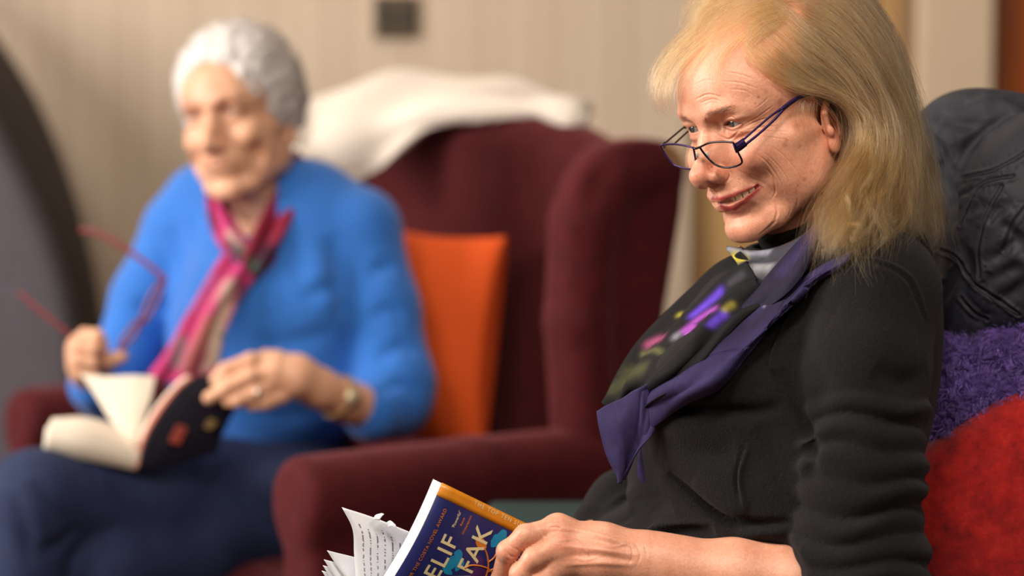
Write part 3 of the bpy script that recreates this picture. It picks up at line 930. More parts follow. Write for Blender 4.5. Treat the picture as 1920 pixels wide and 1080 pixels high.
def hair0():
    rng = np.random.default_rng(7)
    SD = ScalpDepth(S)
    blond_d, blond_l = srgb(54, 38, 21), srgb(172, 132, 84)
    HM = hair_material('blonde_hair', blond_d, blond_l, 0.32)
    HT = hair_material('pale_blonde_hair', srgb(128, 95, 56), srgb(220, 180, 126), 0.3)
    side = [
     [(1440, 128, -60), (1490, 165, -76), (1548, 176, -76), (1598, 212, -76), (1612, 268, -74), (1586, 326, -96), (1552, 396, -136), (1534, 490, -164)],
     [(1452, 92, -60), (1512, 140, -76), (1586, 180, -76), (1626, 240, -78), (1622, 306, -94), (1592, 366, -124), (1566, 424, -150), (1558, 490, -168)],
     [(1466, 52, -52), (1532, 100, -72), (1600, 165, -78), (1638, 240, -82), (1634, 312, -98), (1610, 380, -130), (1598, 430, -152), (1594, 482, -170)],
     [(1482, 14, -42), (1556, 56, -62), (1624, 130, -74), (1660, 216, -80), (1668, 304, -94), (1652, 372, -122), (1642, 425, -146), (1636, 474, -164)],
     [(1504, -22, -28), (1580, 12, -46), (1644, 92, -60), (1682, 192, -66), (1702, 292, -78), (1700, 370, -104), (1694, 420, -122), (1686, 464, -140)],
     [(1530, -46, -8), (1600, -16, -24), (1660, 68, -34), (1698, 180, -40), (1724, 288, -44), (1734, 370, -46), (1738, 418, -50), (1730, 442, -52)],
     [(1556, -56, 20), (1618, -22, 10), (1668, 62, 5), (1704, 180, 0), (1730, 290, 0), (1746, 370, -4), (1752, 420, -6), (1748, 440, -8)],
     [(1576, -52, 60), (1626, -12, 58), (1668, 76, 56), (1700, 190, 54), (1724, 300, 50), (1738, 378, 48), (1744, 426, 46), (1738, 444, 44)]]
    G = [SD.g(g) for g in side]
    core = W(1590, 200, D0 + 0.04)
    st = sheet(rng, G, 8200, 24, cjit=0.0085, wave=0.011, layer=0.028, clump=17, core=core, tipvar=0.10, fly=0.10, conv=0.85)
    # second, fuller layer behind the ear and over the shoulder
    G2 = [np.vstack([g[2:4] + FW * 0.004, g[4:]]) for g in G[:5]]
    st += sheet(rng, G2, 1800, 16, cjit=0.011, wave=0.010, layer=0.012, clump=11, core=core, tipvar=0.15, fly=0.12, root=0.3)
    # crown and top, swept forward from the parting
    top = [
     [(1545, -60, 20), (1470, -84, 14), (1390, -70, 0), (1322, -28, -6), (1286, 20, -10), (1278, 66, -16)],
     [(1530, -44, -10), (1462, -62, -16), (1392, -46, -26), (1332, -8, -34), (1298, 36, -40), (1290, 80, -44)],
     [(1514, -24, -24), (1456, -36, -34), (1400, -20, -44), (1350, 12, -52), (1318, 48, -58), (1306, 92, -60)],
     [(1500, -4, -36), (1454, -10, -48), (1412, 2, -58), (1374, 26, -62), (1344, 56, -66), (1328, 98, -68)],
     [(1486, 16, -44), (1456, 16, -56), (1426, 26, -64), (1400, 44, -70), (1378, 68, -72), (1364, 96, -72)]]
    GT = [SD.g(g, 4.0) for g in top]
    st2 = sheet(rng, GT[:3], 1500, 16, cjit=0.005, wave=0.005, layer=0.008, clump=14, tipvar=0.3, fly=0.1, root=0.3, conv=0.8)
    st2 += sheet(rng, GT[2:], 560, 16, cjit=0.004, wave=0.006, layer=0.002, clump=10, tipvar=0.35, fly=0.1, root=0.35, conv=0.8)
    fringe = [
     [(1352, 14, -44), (1306, 40, -40), (1258, 82, -32), (1227, 128, -28), (1219, 164, -28), (1227, 198, -30), (1254, 222, -34)],
     [(1362, 28, -48), (1318, 56, -46), (1272, 94, -40), (1242, 136, -36), (1232, 170, -36), (1241, 202, -38), (1266, 226, -42)],
     [(1374, 44, -56), (1336, 68, -56), (1298, 102, -54), (1268, 140, -50), (1256, 174, -50), (1262, 206, -50), (1284, 230, -54)],
     [(1386, 56, -62), (1352, 78, -62), (1318, 110, -62), (1294, 144, -60), (1282, 176, -60), (1284, 200, -60), (1300, 216, -62)]]
    GF = [SD.g(g, 3.5) for g in fringe]
    st2 += sheet(rng, GF, 420, 18, jit=0.001, cjit=0.002, wave=0.0012, layer=0.003, clump=18, tipvar=0.14, fly=0.03, root=0.25, conv=0.75)
    veil = [
     [(1500, 0, -44), (1452, -2, -54), (1400, 16, -62), (1352, 44, -66), (1312, 80, -66), (1292, 118, -64)],
     [(1492, 24, -54), (1456, 26, -62), (1416, 44, -70), (1378, 72, -72), (1346, 104, -74), (1330, 134, -74)],
     [(1476, 44, -60), (1456, 52, -68), (1434, 70, -74), (1414, 94, -78), (1400, 120, -80), (1396, 142, -80)]]
    st2 += sheet(rng, [SD.g(g, 2.0) for g in veil], 520, 16, jit=0.002, cjit=0.005, wave=0.005, layer=0.0, clump=7, tipvar=0.35, fly=0.1, root=0.3, conv=0.7)
    wisp = [
     [(1416, 40, -66), (1384, 70, -68), (1356, 98, -70), (1341, 128, -70), (1342, 160, -70), (1360, 186, -72)],
     [(1426, 50, -66), (1396, 78, -68), (1370, 104, -70), (1356, 130, -72), (1356, 160, -72), (1370, 182, -72)]]
    st2 += sheet(rng, [SD.g(g, 2.5) for g in wisp], 80, 16, cjit=0.002, wave=0.001, layer=0.0, clump=10, tipvar=0.2, root=0.3)
    # fine hairs lying back from the forehead to the temple
    fine = [
     [(1470, 4, -50), (1492, 26, -56), (1520, 52, -62), (1556, 84, -66), (1590, 120, -70)],
     [(1444, 30, -60), (1466, 56, -66), (1494, 82, -70), (1528, 112, -74), (1566, 142, -76)],
     [(1424, 60, -70), (1446, 84, -74), (1474, 108, -76), (1508, 138, -76), (1540, 160, -76)],
     [(1412, 90, -74), (1436, 118, -78), (1468, 140, -80), (1506, 160, -80), (1546, 176, -78)],
     [(1420, 128, -80), (1444, 146, -82), (1474, 162, -82), (1510, 172, -80), (1548, 180, -78)]]
    st2 += sheet(rng, [SD.g(g, 1.6) for g in fine], 1100, 12, jit=0.002, cjit=0.002, wave=0.001, layer=0.0, clump=5, tipvar=0.3, root=0.4, conv=0.1, fly=0)
    st2 += sheet(rng, [SD.g(g, 2.2) for g in [[(x - 22, y - 16, z) for x, y, z in g] for g in fine]], 620, 12, jit=0.002, cjit=0.003, wave=0.002, layer=0.0, clump=6, tipvar=0.3, root=0.08, conv=0.2, fly=0.03)
    # lighter wavy locks over the shoulder and beside the jaw
    GL = [g[3:] - FW * 0.006 for g in G[:5]]
    st2 += sheet(rng, GL, 900, 26, jit=0.0009, cjit=0.009, wave=0.013, layer=0.004, clump=42, core=core, tipvar=0.12, fly=0.05, root=0.35, conv=0.9, frizz=0.0007)
    burn = [
     [(1494, 186, -80), (1490, 208, -80), (1492, 230, -78), (1500, 246, -76)],
     [(1512, 186, -80), (1506, 208, -80), (1510, 232, -78), (1518, 248, -76)],
     [(1534, 188, -78), (1530, 208, -78), (1530, 230, -74), (1532, 246, -70)]]
    st3 = sheet(rng, [SD.g(g, 1.0) for g in burn], 170, 10, jit=0.002, cjit=0.002, wave=0.001, layer=0.0, clump=4, tipvar=0.35, root=0.3, conv=0.1, fly=0, frizz=0.0003)
    # a few long flyaways
    for _ in range(60):
        j = rng.integers(1, 7); a = G[j]
        P = spline(a[1:] + rng.normal(0, 0.007, 3), 20); s = np.linspace(0, 1, 20)[:, None]
        P = P + rng.normal(0, 0.010, 3) * np.sin(s * 3.0 + rng.uniform(0, 3)) + rng.normal(0, 0.012, 3) * s ** 2
        st.append(P)
    # body of the hair under the outer strands
    def vol(P):
        d = None
        for j, g in enumerate(G):
            r = np.interp(np.linspace(0, 1, len(g)), [0, 0.12, 0.35, 0.7, 0.93, 1], [0.002, 0.007, 0.013, 0.012, 0.005, 0.001])
            dv = core - g; dv[:, 2] = 0; dv /= np.linalg.norm(dv, axis=1)[:, None]
            e = tube(P, g + dv * 0.026, r, 0.004)
            d = e if d is None else smin(d, e, 0.014)
        return d
    allp = np.concatenate(G)
    V, F = surface(vol, allp.min(0) - 0.025, allp.max(0) + np.array([0.03, 0.05, 0.03]), 0.004)
    hair = mesh('hair', V, F, person0, simple_mat('hair_mass', srgb(74, 56, 36), 0.7, 0.3, 90))
    # thin crown under the swept-forward hair
    tag(strands('strands', st, 0.000115, None, HM), None).parent = hair
    tag(strands('crown_strands', st2, 0.000095, None, HT), None).parent = hair
    tag(strands('sideburn', st3, 0.00007, None, HT), None).parent = hair
    # scalp cap on the hidden crown and back of the head
    rngb = np.random.default_rng(3)
    br = []
    for p, n in (([(1325, 214), (1336, 212), (1348, 208), (1360, 204), (1376, 201)], 210), ([(1277, 218), (1285, 222), (1293, 229)], 50)):
        c = spline(np.array(p, float), 60)
        for _ in range(n):
            i = rngb.integers(58); x, y = c[i] + rngb.normal(0, 2.8, 2)
            t = c[i + 1] - c[i]; t /= np.linalg.norm(t)
            dx = t * 7 + np.array([rngb.normal(0, 1.2), -2.5 + rngb.normal(0, 1.5)])
            br.append(np.array([SD.pt(x + dx[0] * f, y + dx[1] * f, 0, 0.3 + 1.2 * f) for f in (0, 0.33, 0.66, 1)]))
    strands('eyebrows', br, 0.00009, person0, hair_material('brow_hair', srgb(70, 52, 40), srgb(150, 122, 96), 0.4))
    la = []
    for i in range(46):
        f = rngb.uniform(0, 1)
        b = np.array([1357 + 34 * f, 233 - 7.5 * math.sin(math.pi * min(1, f * 1.05))])
        o = np.array([-4 + 9 * f, -4.0]) + rngb.normal(0, 0.8, 2)
        la.append(np.array([SD.pt(*(b + o * g), 0, 0.4 + 4 * g) for g in (0, 0.4, 0.75, 1)]))
    strands('eyelashes', la, 0.00005, person0, hair_material('lash_hair', srgb(40, 30, 24), srgb(90, 70, 56), 0.4))
hair0()
# ================================================================== body and clothes of the reader in front
def frame(yaw_deg, lean_deg=0.0):
    """columns: lateral (to her left), front, up; lean > 0 tips the top backwards"""
    y = math.radians(yaw_deg); ln = math.radians(lean_deg)
    f = np.array([-math.sin(y), -math.cos(y), 0]); l = np.array([math.cos(y), -math.sin(y), 0]); z = np.array([0, 0, 1.0])
    u = math.cos(ln) * z - math.sin(ln) * f
    f2 = math.cos(ln) * f + math.sin(ln) * z
    return np.stack([l, f2, u], 1)

FLEECE = simple_mat('black_fleece', srgb(20, 18, 19), 0.95, 0.45, 420, bump_s=0.75, bump_scale=650, bump_d=0.0016, sheen=0.07, spec=0.2,
                    sheen_tint=(0.75, 0.72, 0.74, 1))
def fleece0():
    B = frame(57, 14)
    p = lambda x, y, z: W(x, y, D0 + z / 1000.0)
    def fn(P):
        d = ell(P, p(1470, 730, 0), (0.150, 0.108, 0.150), B)
        d = smin(d, ell(P, p(1450, 880, -10), (0.148, 0.112, 0.150), B), 0.05)
        d = smin(d, ell(P, p(1322, 752, -66), (0.062, 0.058, 0.066), B), 0.045)
        d = smin(d, ell(P, p(1290, 735, 40), (0.062, 0.056, 0.066), B), 0.045)
        d = smin(d, ell(P, p(1330, 880, -20), (0.10, 0.055, 0.075), B), 0.05)
        sh = tube(P, [p(1524, 545, 6), p(1592, 528, -60), p(1640, 552, -100)], [0.050, 0.052, 0.064], 0.02)
        d = smin(d, sh, 0.05)
        d = smin(d, tube(P, [p(1490, 570, 20), p(1440, 600, 90), p(1405, 640, 140)], [0.050, 0.054, 0.058], 0.02), 0.05)
        d = smin(d, ell(P, p(1585, 690, 30), (0.105, 0.085, 0.18), B), 0.05)         # back, leaning into the chair
        # hem spread over the lap
        lap = ell(P, p(1310, 1040, 30), (0.140, 0.120, 0.062), frame(57, -6))
        lap = smin(lap, ell(P, p(1450, 1050, 10), (0.12, 0.10, 0.055), frame(57, 0)), 0.03)
        d = smin(d, lap, 0.018)
        # near sleeve, pushed up to the elbow
        arm = tube(P, [p(1640, 548, -100), p(1620, 700, -122), p(1612, 880, -136), p(1608, 1040, -138)], [0.065, 0.060, 0.056, 0.056], 0.02)
        fa = tube(P, [p(1622, 1040, -138), p(1612, 1112, -136), p(1500, 1100, -124), p(1440, 1094, -118)], [0.056, 0.056, 0.050, 0.047], 0.02)
        fa = smax(fa, -((P - _r(p(1506, 1060, -120))) @ _r(RT * 0.96 + UP * 0.28)), 0.006)
        fa = smax(fa, -tube(P, [p(1600, 1110, -124), p(1500, 1100, -118), p(1400, 1088, -118)], [0.036, 0.044, 0.042], 0.01), 0.004)
        arm = smin(arm, fa, 0.02)
        # the pushed-up sleeve gathers in rings
        ax_ = p(1608, 1050, -138) - p(1640, 552, -100); al = np.linalg.norm(ax_); ax_ = ax_ / al
        qq = P - _r(p(1640, 552, -100)); s_ = qq @ _r(ax_); xo = qq @ _r(RT); do = qq @ _r(FW)
        ph = (s_ - 0.104 + 0.10 * xo + 0.006 * np.sin(xo * 55 + s_ * 30) + 0.004 * np.sin(do * 60 + 1 + s_ * 40)) / 0.0265
        ring = np.abs(np.sin(math.pi * np.clip(ph, 0, 50))) ** 1.25
        arm = arm - 0.0070 * ring * np.clip((s_ - 0.09) / 0.02, 0, 1) * (0.75 + 0.25 * np.sin(ph * 2.1 + xo * 30))
        d = smin(d, arm, 0.005)
        # far sleeve
        d = smin(d, tube(P, [p(1405, 640, 140), p(1345, 800, 175), p(1290, 900, 180), p(1170, 950, 116), p(1120, 984, 90)], [0.060, 0.055, 0.048, 0.036, 0.027], 0.02), 0.012)
        # opening for the neck
        d = smax(d, -cap(P, p(1500, 395, 5), p(1506, 470, 5), 0.052, 0.046), 0.012)
        return d
    lo = np.array([0.02, 2.05, 0.58]); hi = np.array([0.56, 2.78, 1.14])
    V, F = surface(fn, lo, hi, 0.0036)
    T = Sculpt(V, F)
    mm = 0.001
    for pts, w, a in [
        ([(1640, 690), (1690, 720), (1740, 700)], 12, -4), ([(1500, 640), (1540, 720), (1520, 770)], 14, -3),
        ([(1560, 600), (1640, 640), (1720, 640)], 22, 3),
        # where the sleeve meets the body
        ([(1462, 690), (1478, 760), (1516, 826), (1518, 900)], 9, -7),
        # chest and belly
        ([(1232, 760), (1322, 770), (1424, 770), (1470, 752)], 7, -6), ([(1250, 726), (1330, 722), (1430, 700)], 16, 3),
        ([(1252, 888), (1300, 936), (1353, 974), (1400, 984), (1500, 980)], 6, -9), ([(1300, 900), (1360, 950), (1400, 965)], 14, 4),
        ([(1240, 826), (1320, 852), (1380, 850)], 14, -3), ([(1420, 800), (1460, 860), (1500, 900)], 14, -3),
        ([(1126, 962), (1180, 928), (1236, 916)], 8, 4), ([(1150, 990), (1200, 950), (1260, 950)], 12, -4),
        ([(1212, 1010), (1238, 986), (1350, 980)], 4, 4), ([(1222, 1024), (1250, 1002), (1340, 994)], 9, -8),
        ([(1380, 1000), (1440, 990), (1500, 984)], 10, 4), ([(1376, 1030), (1440, 1026), (1500, 1030)], 10, -4),
        # shoulder
        ([(1580, 492), (1640, 500), (1710, 540)], 6, 2.0)]:
        T.stroke(pts, w * mm, a * (1.6 if a < 0 else 1.3) * mm, m=20)
    q = proj(T.V); T.refine((q[:, 1] < 1100) & (T.N @ FW < 0.3) & (q[:, 0] < 1830))
    for pts in ([(1602, 494), (1517, 540), (1466, 616), (1447, 679), (1458, 713), (1478, 776)], [(1404, 832), (1387, 892), (1398, 958)], [(1574, 496), (1640, 490), (1706, 520), (1740, 600)]):
        T.stroke(pts, 2.6 * mm, 3.0 * mm, m=24)
        T.stroke([(x - 6, y + 3) for x, y in pts], 2.4 * mm, -3.6 * mm, m=24)
    T.build('fleece_jacket', person0, FLEECE)
    return T
T0 = fleece0()

def under0():
    # black roll-neck under the chin
    def fn(P):
        Q = P
        d = tube(Q, [(0, -6, -84), (0, -16, -120), (0, -40, -190)], [55, 57, 62], 6)
        d = smin(d, cap(Q, (0, 30, -96), (0, -2, -160), 30, 36), 24)
        top = (Q[:, 2] + 128) - 0.28 * (70 - Q[:, 1])       # upper hem follows the jaw
        d = smax(d, top, 5)
        d = smin(d, np.abs(d) * 0 + 1e3, 0)
        return d
    V, F = surface(fn, (-70, -105, -196), (70, 76, -40), 2.2)
    U = Sculpt(to_world(V, POSE0), F)
    for k in range(4):
        U.stroke([(1392, 460 + 7 * k), (1450, 448 + 6 * k), (1530, 404 + 9 * k)], 0.0022, -0.0014, m=20)
    U.build('roll_neck', person0, simple_mat('black_jersey', srgb(24, 22, 23), 0.85, 0.3, 500, bump_s=0.5, bump_scale=900, bump_d=0.0008, spec=0.25))
    return U
U0 = under0()

# ------------------------------------------------------------------ scarf
class Stack:
    """finds the depth of the foremost of several surfaces behind a pixel"""
    def __init__(self, *ss): self.b = [BVHTree.FromPolygons(s.V.tolist(), s.F.tolist()) for s in ss]
    def depth(self, px, py):
        w = Vector(W(px, py, 1.0) - CAM).normalized(); best = None
        for b in self.b:
            loc = b.ray_cast(Vector(CAM), w)[0]
            if loc is not None:
                d = (np.array(loc) - CAM) @ FW
                best = d if best is None else min(best, d)
        return best
    def pt(self, px, py, lift, default):
        d = self.depth(px, py)
        d = (D0 + default / 1000.0) if d is None else min(d - lift / 1000.0, D0 + default / 1000.0 + 0.03)
        return W(px, py, d)

SCARF_M = None
def scarf_material():
    m, nt, N, L, p = new_mat('printed_silk')
    at = N.new('ShaderNodeAttribute'); at.attribute_name = 'Col'
    n = noise(nt, 120, 5, 0.6)
    r = ramp(nt, n.outputs['Fac'], [(0.3, (0.78, 0.78, 0.78, 1)), (0.7, (1.1, 1.1, 1.1, 1))])
    L.new(mixcol(nt, 1.0, at.outputs['Color'], r.outputs['Color'], 'MULTIPLY'), p.inputs['Base Color'])
    p.inputs['Roughness'].default_value = 0.75; p.inputs['Specular IOR Level'].default_value = 0.2
    n2 = noise(nt, 900, 2); n3 = noise(nt, 45, 4)
    b1 = bump(nt, n2.outputs['Fac'], 0.25, 0.0006)
    L.new(bump(nt, n3.outputs['Fac'], 0.35, 0.003, b1), p.inputs['Normal'])
    return m

def cloth(name, rows, parent, mat, stack, base, blobs=(), folds=(), th=0.0016, nu=60, nv=40, creases=(), d0=D0):
    """rows: list of rows of (px, py, lift_mm, default_dz_mm); blobs: (px,py,r_mm,color,strength); folds: (count, amp_mm, phase, axis)"""
    C = [[stack.pt(*q) for q in r] for r in rows]
    P = patch(C, nu, nv)
    Fq = grid_faces(nu, nv)
    N = normals(P, Fq)
    if N[:, 1].mean() > 0: Fq = Fq[:, ::-1]; N = -N
    u = np.repeat(np.linspace(0, 1, nu), nv); v = np.tile(np.linspace(0, 1, nv), nu)
    for cnt, amp, ph, ax in folds:
        t = v if ax == 'v' else u; o = u if ax == 'v' else v
        P = P + N * (amp * 0.001 * np.sin(t * cnt * 2 * math.pi + ph + 1.3 * np.sin(o * 4.2 + ph)))[:, None]
    V, F = thicken(P, Fq, th)
    K = Sculpt(V, F, base)
    for pts, w, a in creases: K.stroke(pts, w * 0.001, a * 0.001, m=20)
    for b in blobs:
        K.paint([(b[0], b[1])] if not isinstance(b[0], (list, tuple)) else list(b[0]), (b[2] if not isinstance(b[0], (list, tuple)) else b[1]) * 0.001,
                b[-2], b[-1], 1.1)
    return K.build(name, parent, mat)

def scarf0():
    m = scarf_material()
    st = Stack(T0, U0)
    purple, dark, black = srgb(47, 39, 78)[:3], srgb(29, 23, 45)[:3], srgb(15, 13, 17)[:3]
    violet, pink, grey, white, yellow, olive = srgb(92, 58, 190)[:3], srgb(170, 80, 190)[:3], srgb(56, 56, 64)[:3], srgb(134, 134, 148)[:3], srgb(190, 176, 60)[:3], srgb(84, 84, 52)[:3]
    root = cloth('scarf', [   # dark flowered fold on the far side of the chest
        [(1398, 478, 16, 10), (1340, 506, 16, 30), (1292, 548, 14, 40), (1240, 606, 10, 40), (1188, 664, 10, 30), (1150, 712, 8, 20), (1128, 752, 8, 10)],
        [(1408, 500, 22, 0), (1356, 530, 24, 0), (1312, 572, 22, 6), (1262, 628, 22, 6), (1208, 684, 20, 0), (1168, 730, 18, -10), (1140, 768, 16, -10)],
        [(1424, 534, 26, -24), (1376, 568, 32, -28), (1334, 606, 34, -32), (1288, 656, 34, -40), (1236, 708, 30, -40), (1194, 746, 24, -36), (1160, 780, 18, -34)],
        [(1440, 570, 18, -44), (1400, 600, 24, -48), (1362, 636, 24, -50), (1316, 684, 22, -58), (1266, 732, 20, -56), (1222, 764, 16, -44), (1186, 790, 10, -42)]],
        person0, m, st, black,
        blobs=[([(1300, 590), (1330, 566), (1350, 548)], 6, violet, 0.9), ([(1282, 620), (1310, 598), (1338, 580)], 5, pink, 0.7), ([(1334, 608), (1356, 590)], 5, violet, 0.8),
               ([(1286, 626), (1300, 612)], 3, pink, 0.9), (1274, 590, 4, yellow, 0.6), ([(1216, 646), (1240, 634)], 6, srgb(150, 70, 110)[:3], 0.8),
               ([(1206, 664), (1226, 656), (1240, 660)], 4, olive, 0.9), ([(1180, 700), (1206, 690)], 9, olive, 0.55), (1268, 630, 6, white, 0.8),
               ([(1150, 730), (1170, 716)], 7, olive, 0.5), ([(1370, 530), (1390, 516)], 5, srgb(60, 58, 66)[:3], 0.8), ([(1360, 580), (1372, 572)], 4, yellow, 0.4)],
        folds=[(3.2, 4.5, 0.4, 'u'), (1.5, 2.5, 0.9, 'v')], nu=70, nv=90)
    def part(name, *a, **k):
        o = cloth(name, a[0], None, m, *a[1:], **k); o.parent = root
        return o
    part('neck_fold', [
        [(1362, 462, 10, -10), (1384, 468, 10, -20), (1420, 474, 8, -30), (1466, 462, 8, -40), (1510, 436, 6, -50)],
        [(1372, 480, 18, -20), (1396, 486, 20, -34), (1430, 490, 18, -44), (1474, 476, 16, -54), (1518, 448, 12, -60)],
        [(1392, 508, 18, -30), (1412, 514, 22, -40), (1440, 516, 20, -50), (1480, 500, 16, -56), (1524, 468, 12, -60)],
        [(1410, 548, 12, -30), (1426, 552, 14, -40), (1448, 548, 14, -50), (1486, 526, 12, -56), (1528, 490, 10, -60)]],
        st, grey, blobs=[([(1366, 468), (1400, 474), (1440, 472)], 5, white, 0.9), ([(1480, 462), (1510, 445)], 8, srgb(60, 56, 70)[:3], 0.9), ([(1376, 482), (1392, 488)], 6, yellow, 0.95), (1384, 484, 3, srgb(70, 66, 20)[:3], 0.4),
                         ([(1420, 520), (1450, 530)], 12, srgb(60, 58, 64)[:3], 0.8), ([(1410, 500), (1440, 500)], 7, srgb(150, 150, 156)[:3], 0.7), ([(1400, 540), (1430, 555)], 10, black, 0.9)],
        folds=[(2.0, 2.0, 0.0, 'u')], nu=50, nv=50)
    part('upper_fold', [
        [(1536, 414, 22, -60), (1500, 452, 26, -60), (1462, 494, 28, -60), (1424, 534, 26, -50), (1392, 566, 22, -40)],
        [(1534, 436, 30, -70), (1506, 478, 34, -70), (1470, 520, 36, -70), (1432, 556, 32, -60), (1394, 586, 24, -40)],
        [(1530, 462, 24, -70), (1510, 508, 28, -70), (1480, 548, 28, -70), (1440, 578, 24, -60), (1398, 604, 18, -40)]],
        st, dark, blobs=[([(1534, 424), (1500, 470), (1470, 506)], 9, purple, 0.9)], folds=[(1.2, 1.6, 0.8, 'u')], nu=40, nv=60,
        creases=[([(1526, 440), (1496, 482), (1450, 530)], 3, -2)])
    part('front_drape', [
        [(1600, 476, 5, -90), (1540, 500, 10, -80), (1478, 544, 20, -70), (1410, 594, 22, -60), (1340, 640, 22, -60), (1284, 684, 22, -60), (1238, 716, 20, -50), (1206, 736, 16, -40)],
        [(1592, 486, 6, -90), (1530, 524, 18, -84), (1474, 578, 28, -80), (1412, 634, 30, -80), (1344, 678, 30, -80), (1290, 714, 28, -76), (1246, 738, 24, -60), (1212, 752, 18, -50)],
        [(1580, 494, 6, -90), (1502, 540, 20, -84), (1448, 602, 26, -80), (1394, 656, 28, -86), (1344, 706, 28, -86), (1290, 738, 26, -80), (1250, 756, 22, -70), (1218, 770, 18, -60)],
        [(1566, 500, 4, -90), (1484, 554, 14, -84), (1438, 628, 16, -84), (1394, 682, 15, -90), (1350, 728, 10, -86), (1296, 754, 10, -80), (1256, 778, 8, -70), (1226, 800, 8, -60)]],
        st, purple, blobs=[([(1480, 552), (1420, 600), (1360, 640)], 12, dark, 0.75), ([(1390, 640), (1330, 680)], 10, srgb(44, 34, 72)[:3], 0.6), ([(1432, 565), (1433, 575)], 1.6, white, 0.6)],
        folds=[(1.5, 2.0, 0.3, 'u'), (2.2, 1.5, 1.0, 'v')], nu=100, nv=180,
        creases=[([(1480, 556), (1450, 600), (1420, 650), (1380, 690)], 1.6, -1.6), ([(1420, 650), (1370, 658), (1310, 676), (1250, 716)], 1.6, -2.4), ([(1452, 600), (1430, 640), (1404, 676)], 1.6, -2.4), ([(1560, 500), (1500, 540), (1450, 600)], 4, -3)])
    part('tail', [
        [(1122, 772, 0, -76), (1160, 748, 0, -88), (1196, 728, 0, -98), (1226, 712, 0, -100)],
        [(1128, 806, 0, -80), (1164, 792, 0, -96), (1200, 780, 0, -92), (1232, 772, 0, -104)],
        [(1140, 850, 0, -80), (1168, 838, 0, -94), (1196, 826, 0, -88), (1224, 814, 0, -98)],
        [(1152, 884, 0, -80), (1168, 872, 0, -88), (1184, 860, 0, -86), (1200, 848, 0, -92)],
        [(1160, 908, 0, -80), (1163, 904, 0, -82), (1167, 900, 0, -82), (1171, 896, 0, -84)]],
        Stack(), purple, folds=[(1.3, 3.0, 0.5, 'v')], nu=50, nv=40,
        creases=[([(1206, 730), (1204, 780), (1194, 840)], 3, -3.5), ([(1215, 724), (1218, 770), (1208, 820)], 3, -3)])
    part('under_tail', [
        [(1206, 800, 0, -36), (1228, 792, 0, -40), (1250, 800, 0, -44)],
        [(1200, 850, 0, -36), (1226, 846, 0, -44), (1254, 850, 0, -46)],
        [(1198, 892, 0, -36), (1226, 896, 0, -46), (1256, 900, 0, -46)],
        [(1206, 912, 0, -30), (1232, 914, 0, -40), (1258, 916, 0, -40)]],
        Stack(), srgb(44, 34, 74)[:3], folds=[(1.5, 2.4, 0.2, 'v')], nu=36, nv=24)
    # thin metal necklace between roll-neck and scarf
    pts = np.array([st.pt(x, y, 5, -40) for x, y in [(1386, 462), (1404, 470), (1440, 470), (1476, 458), (1510, 438)]])
    V, F = sweep(pts, 0.0011, 8, m=40)
    mesh('necklace', V, F, person0, simple_mat('copper_wire', srgb(150, 110, 90), 0.3, 0.1, 90, metal=0.8))
scarf0()
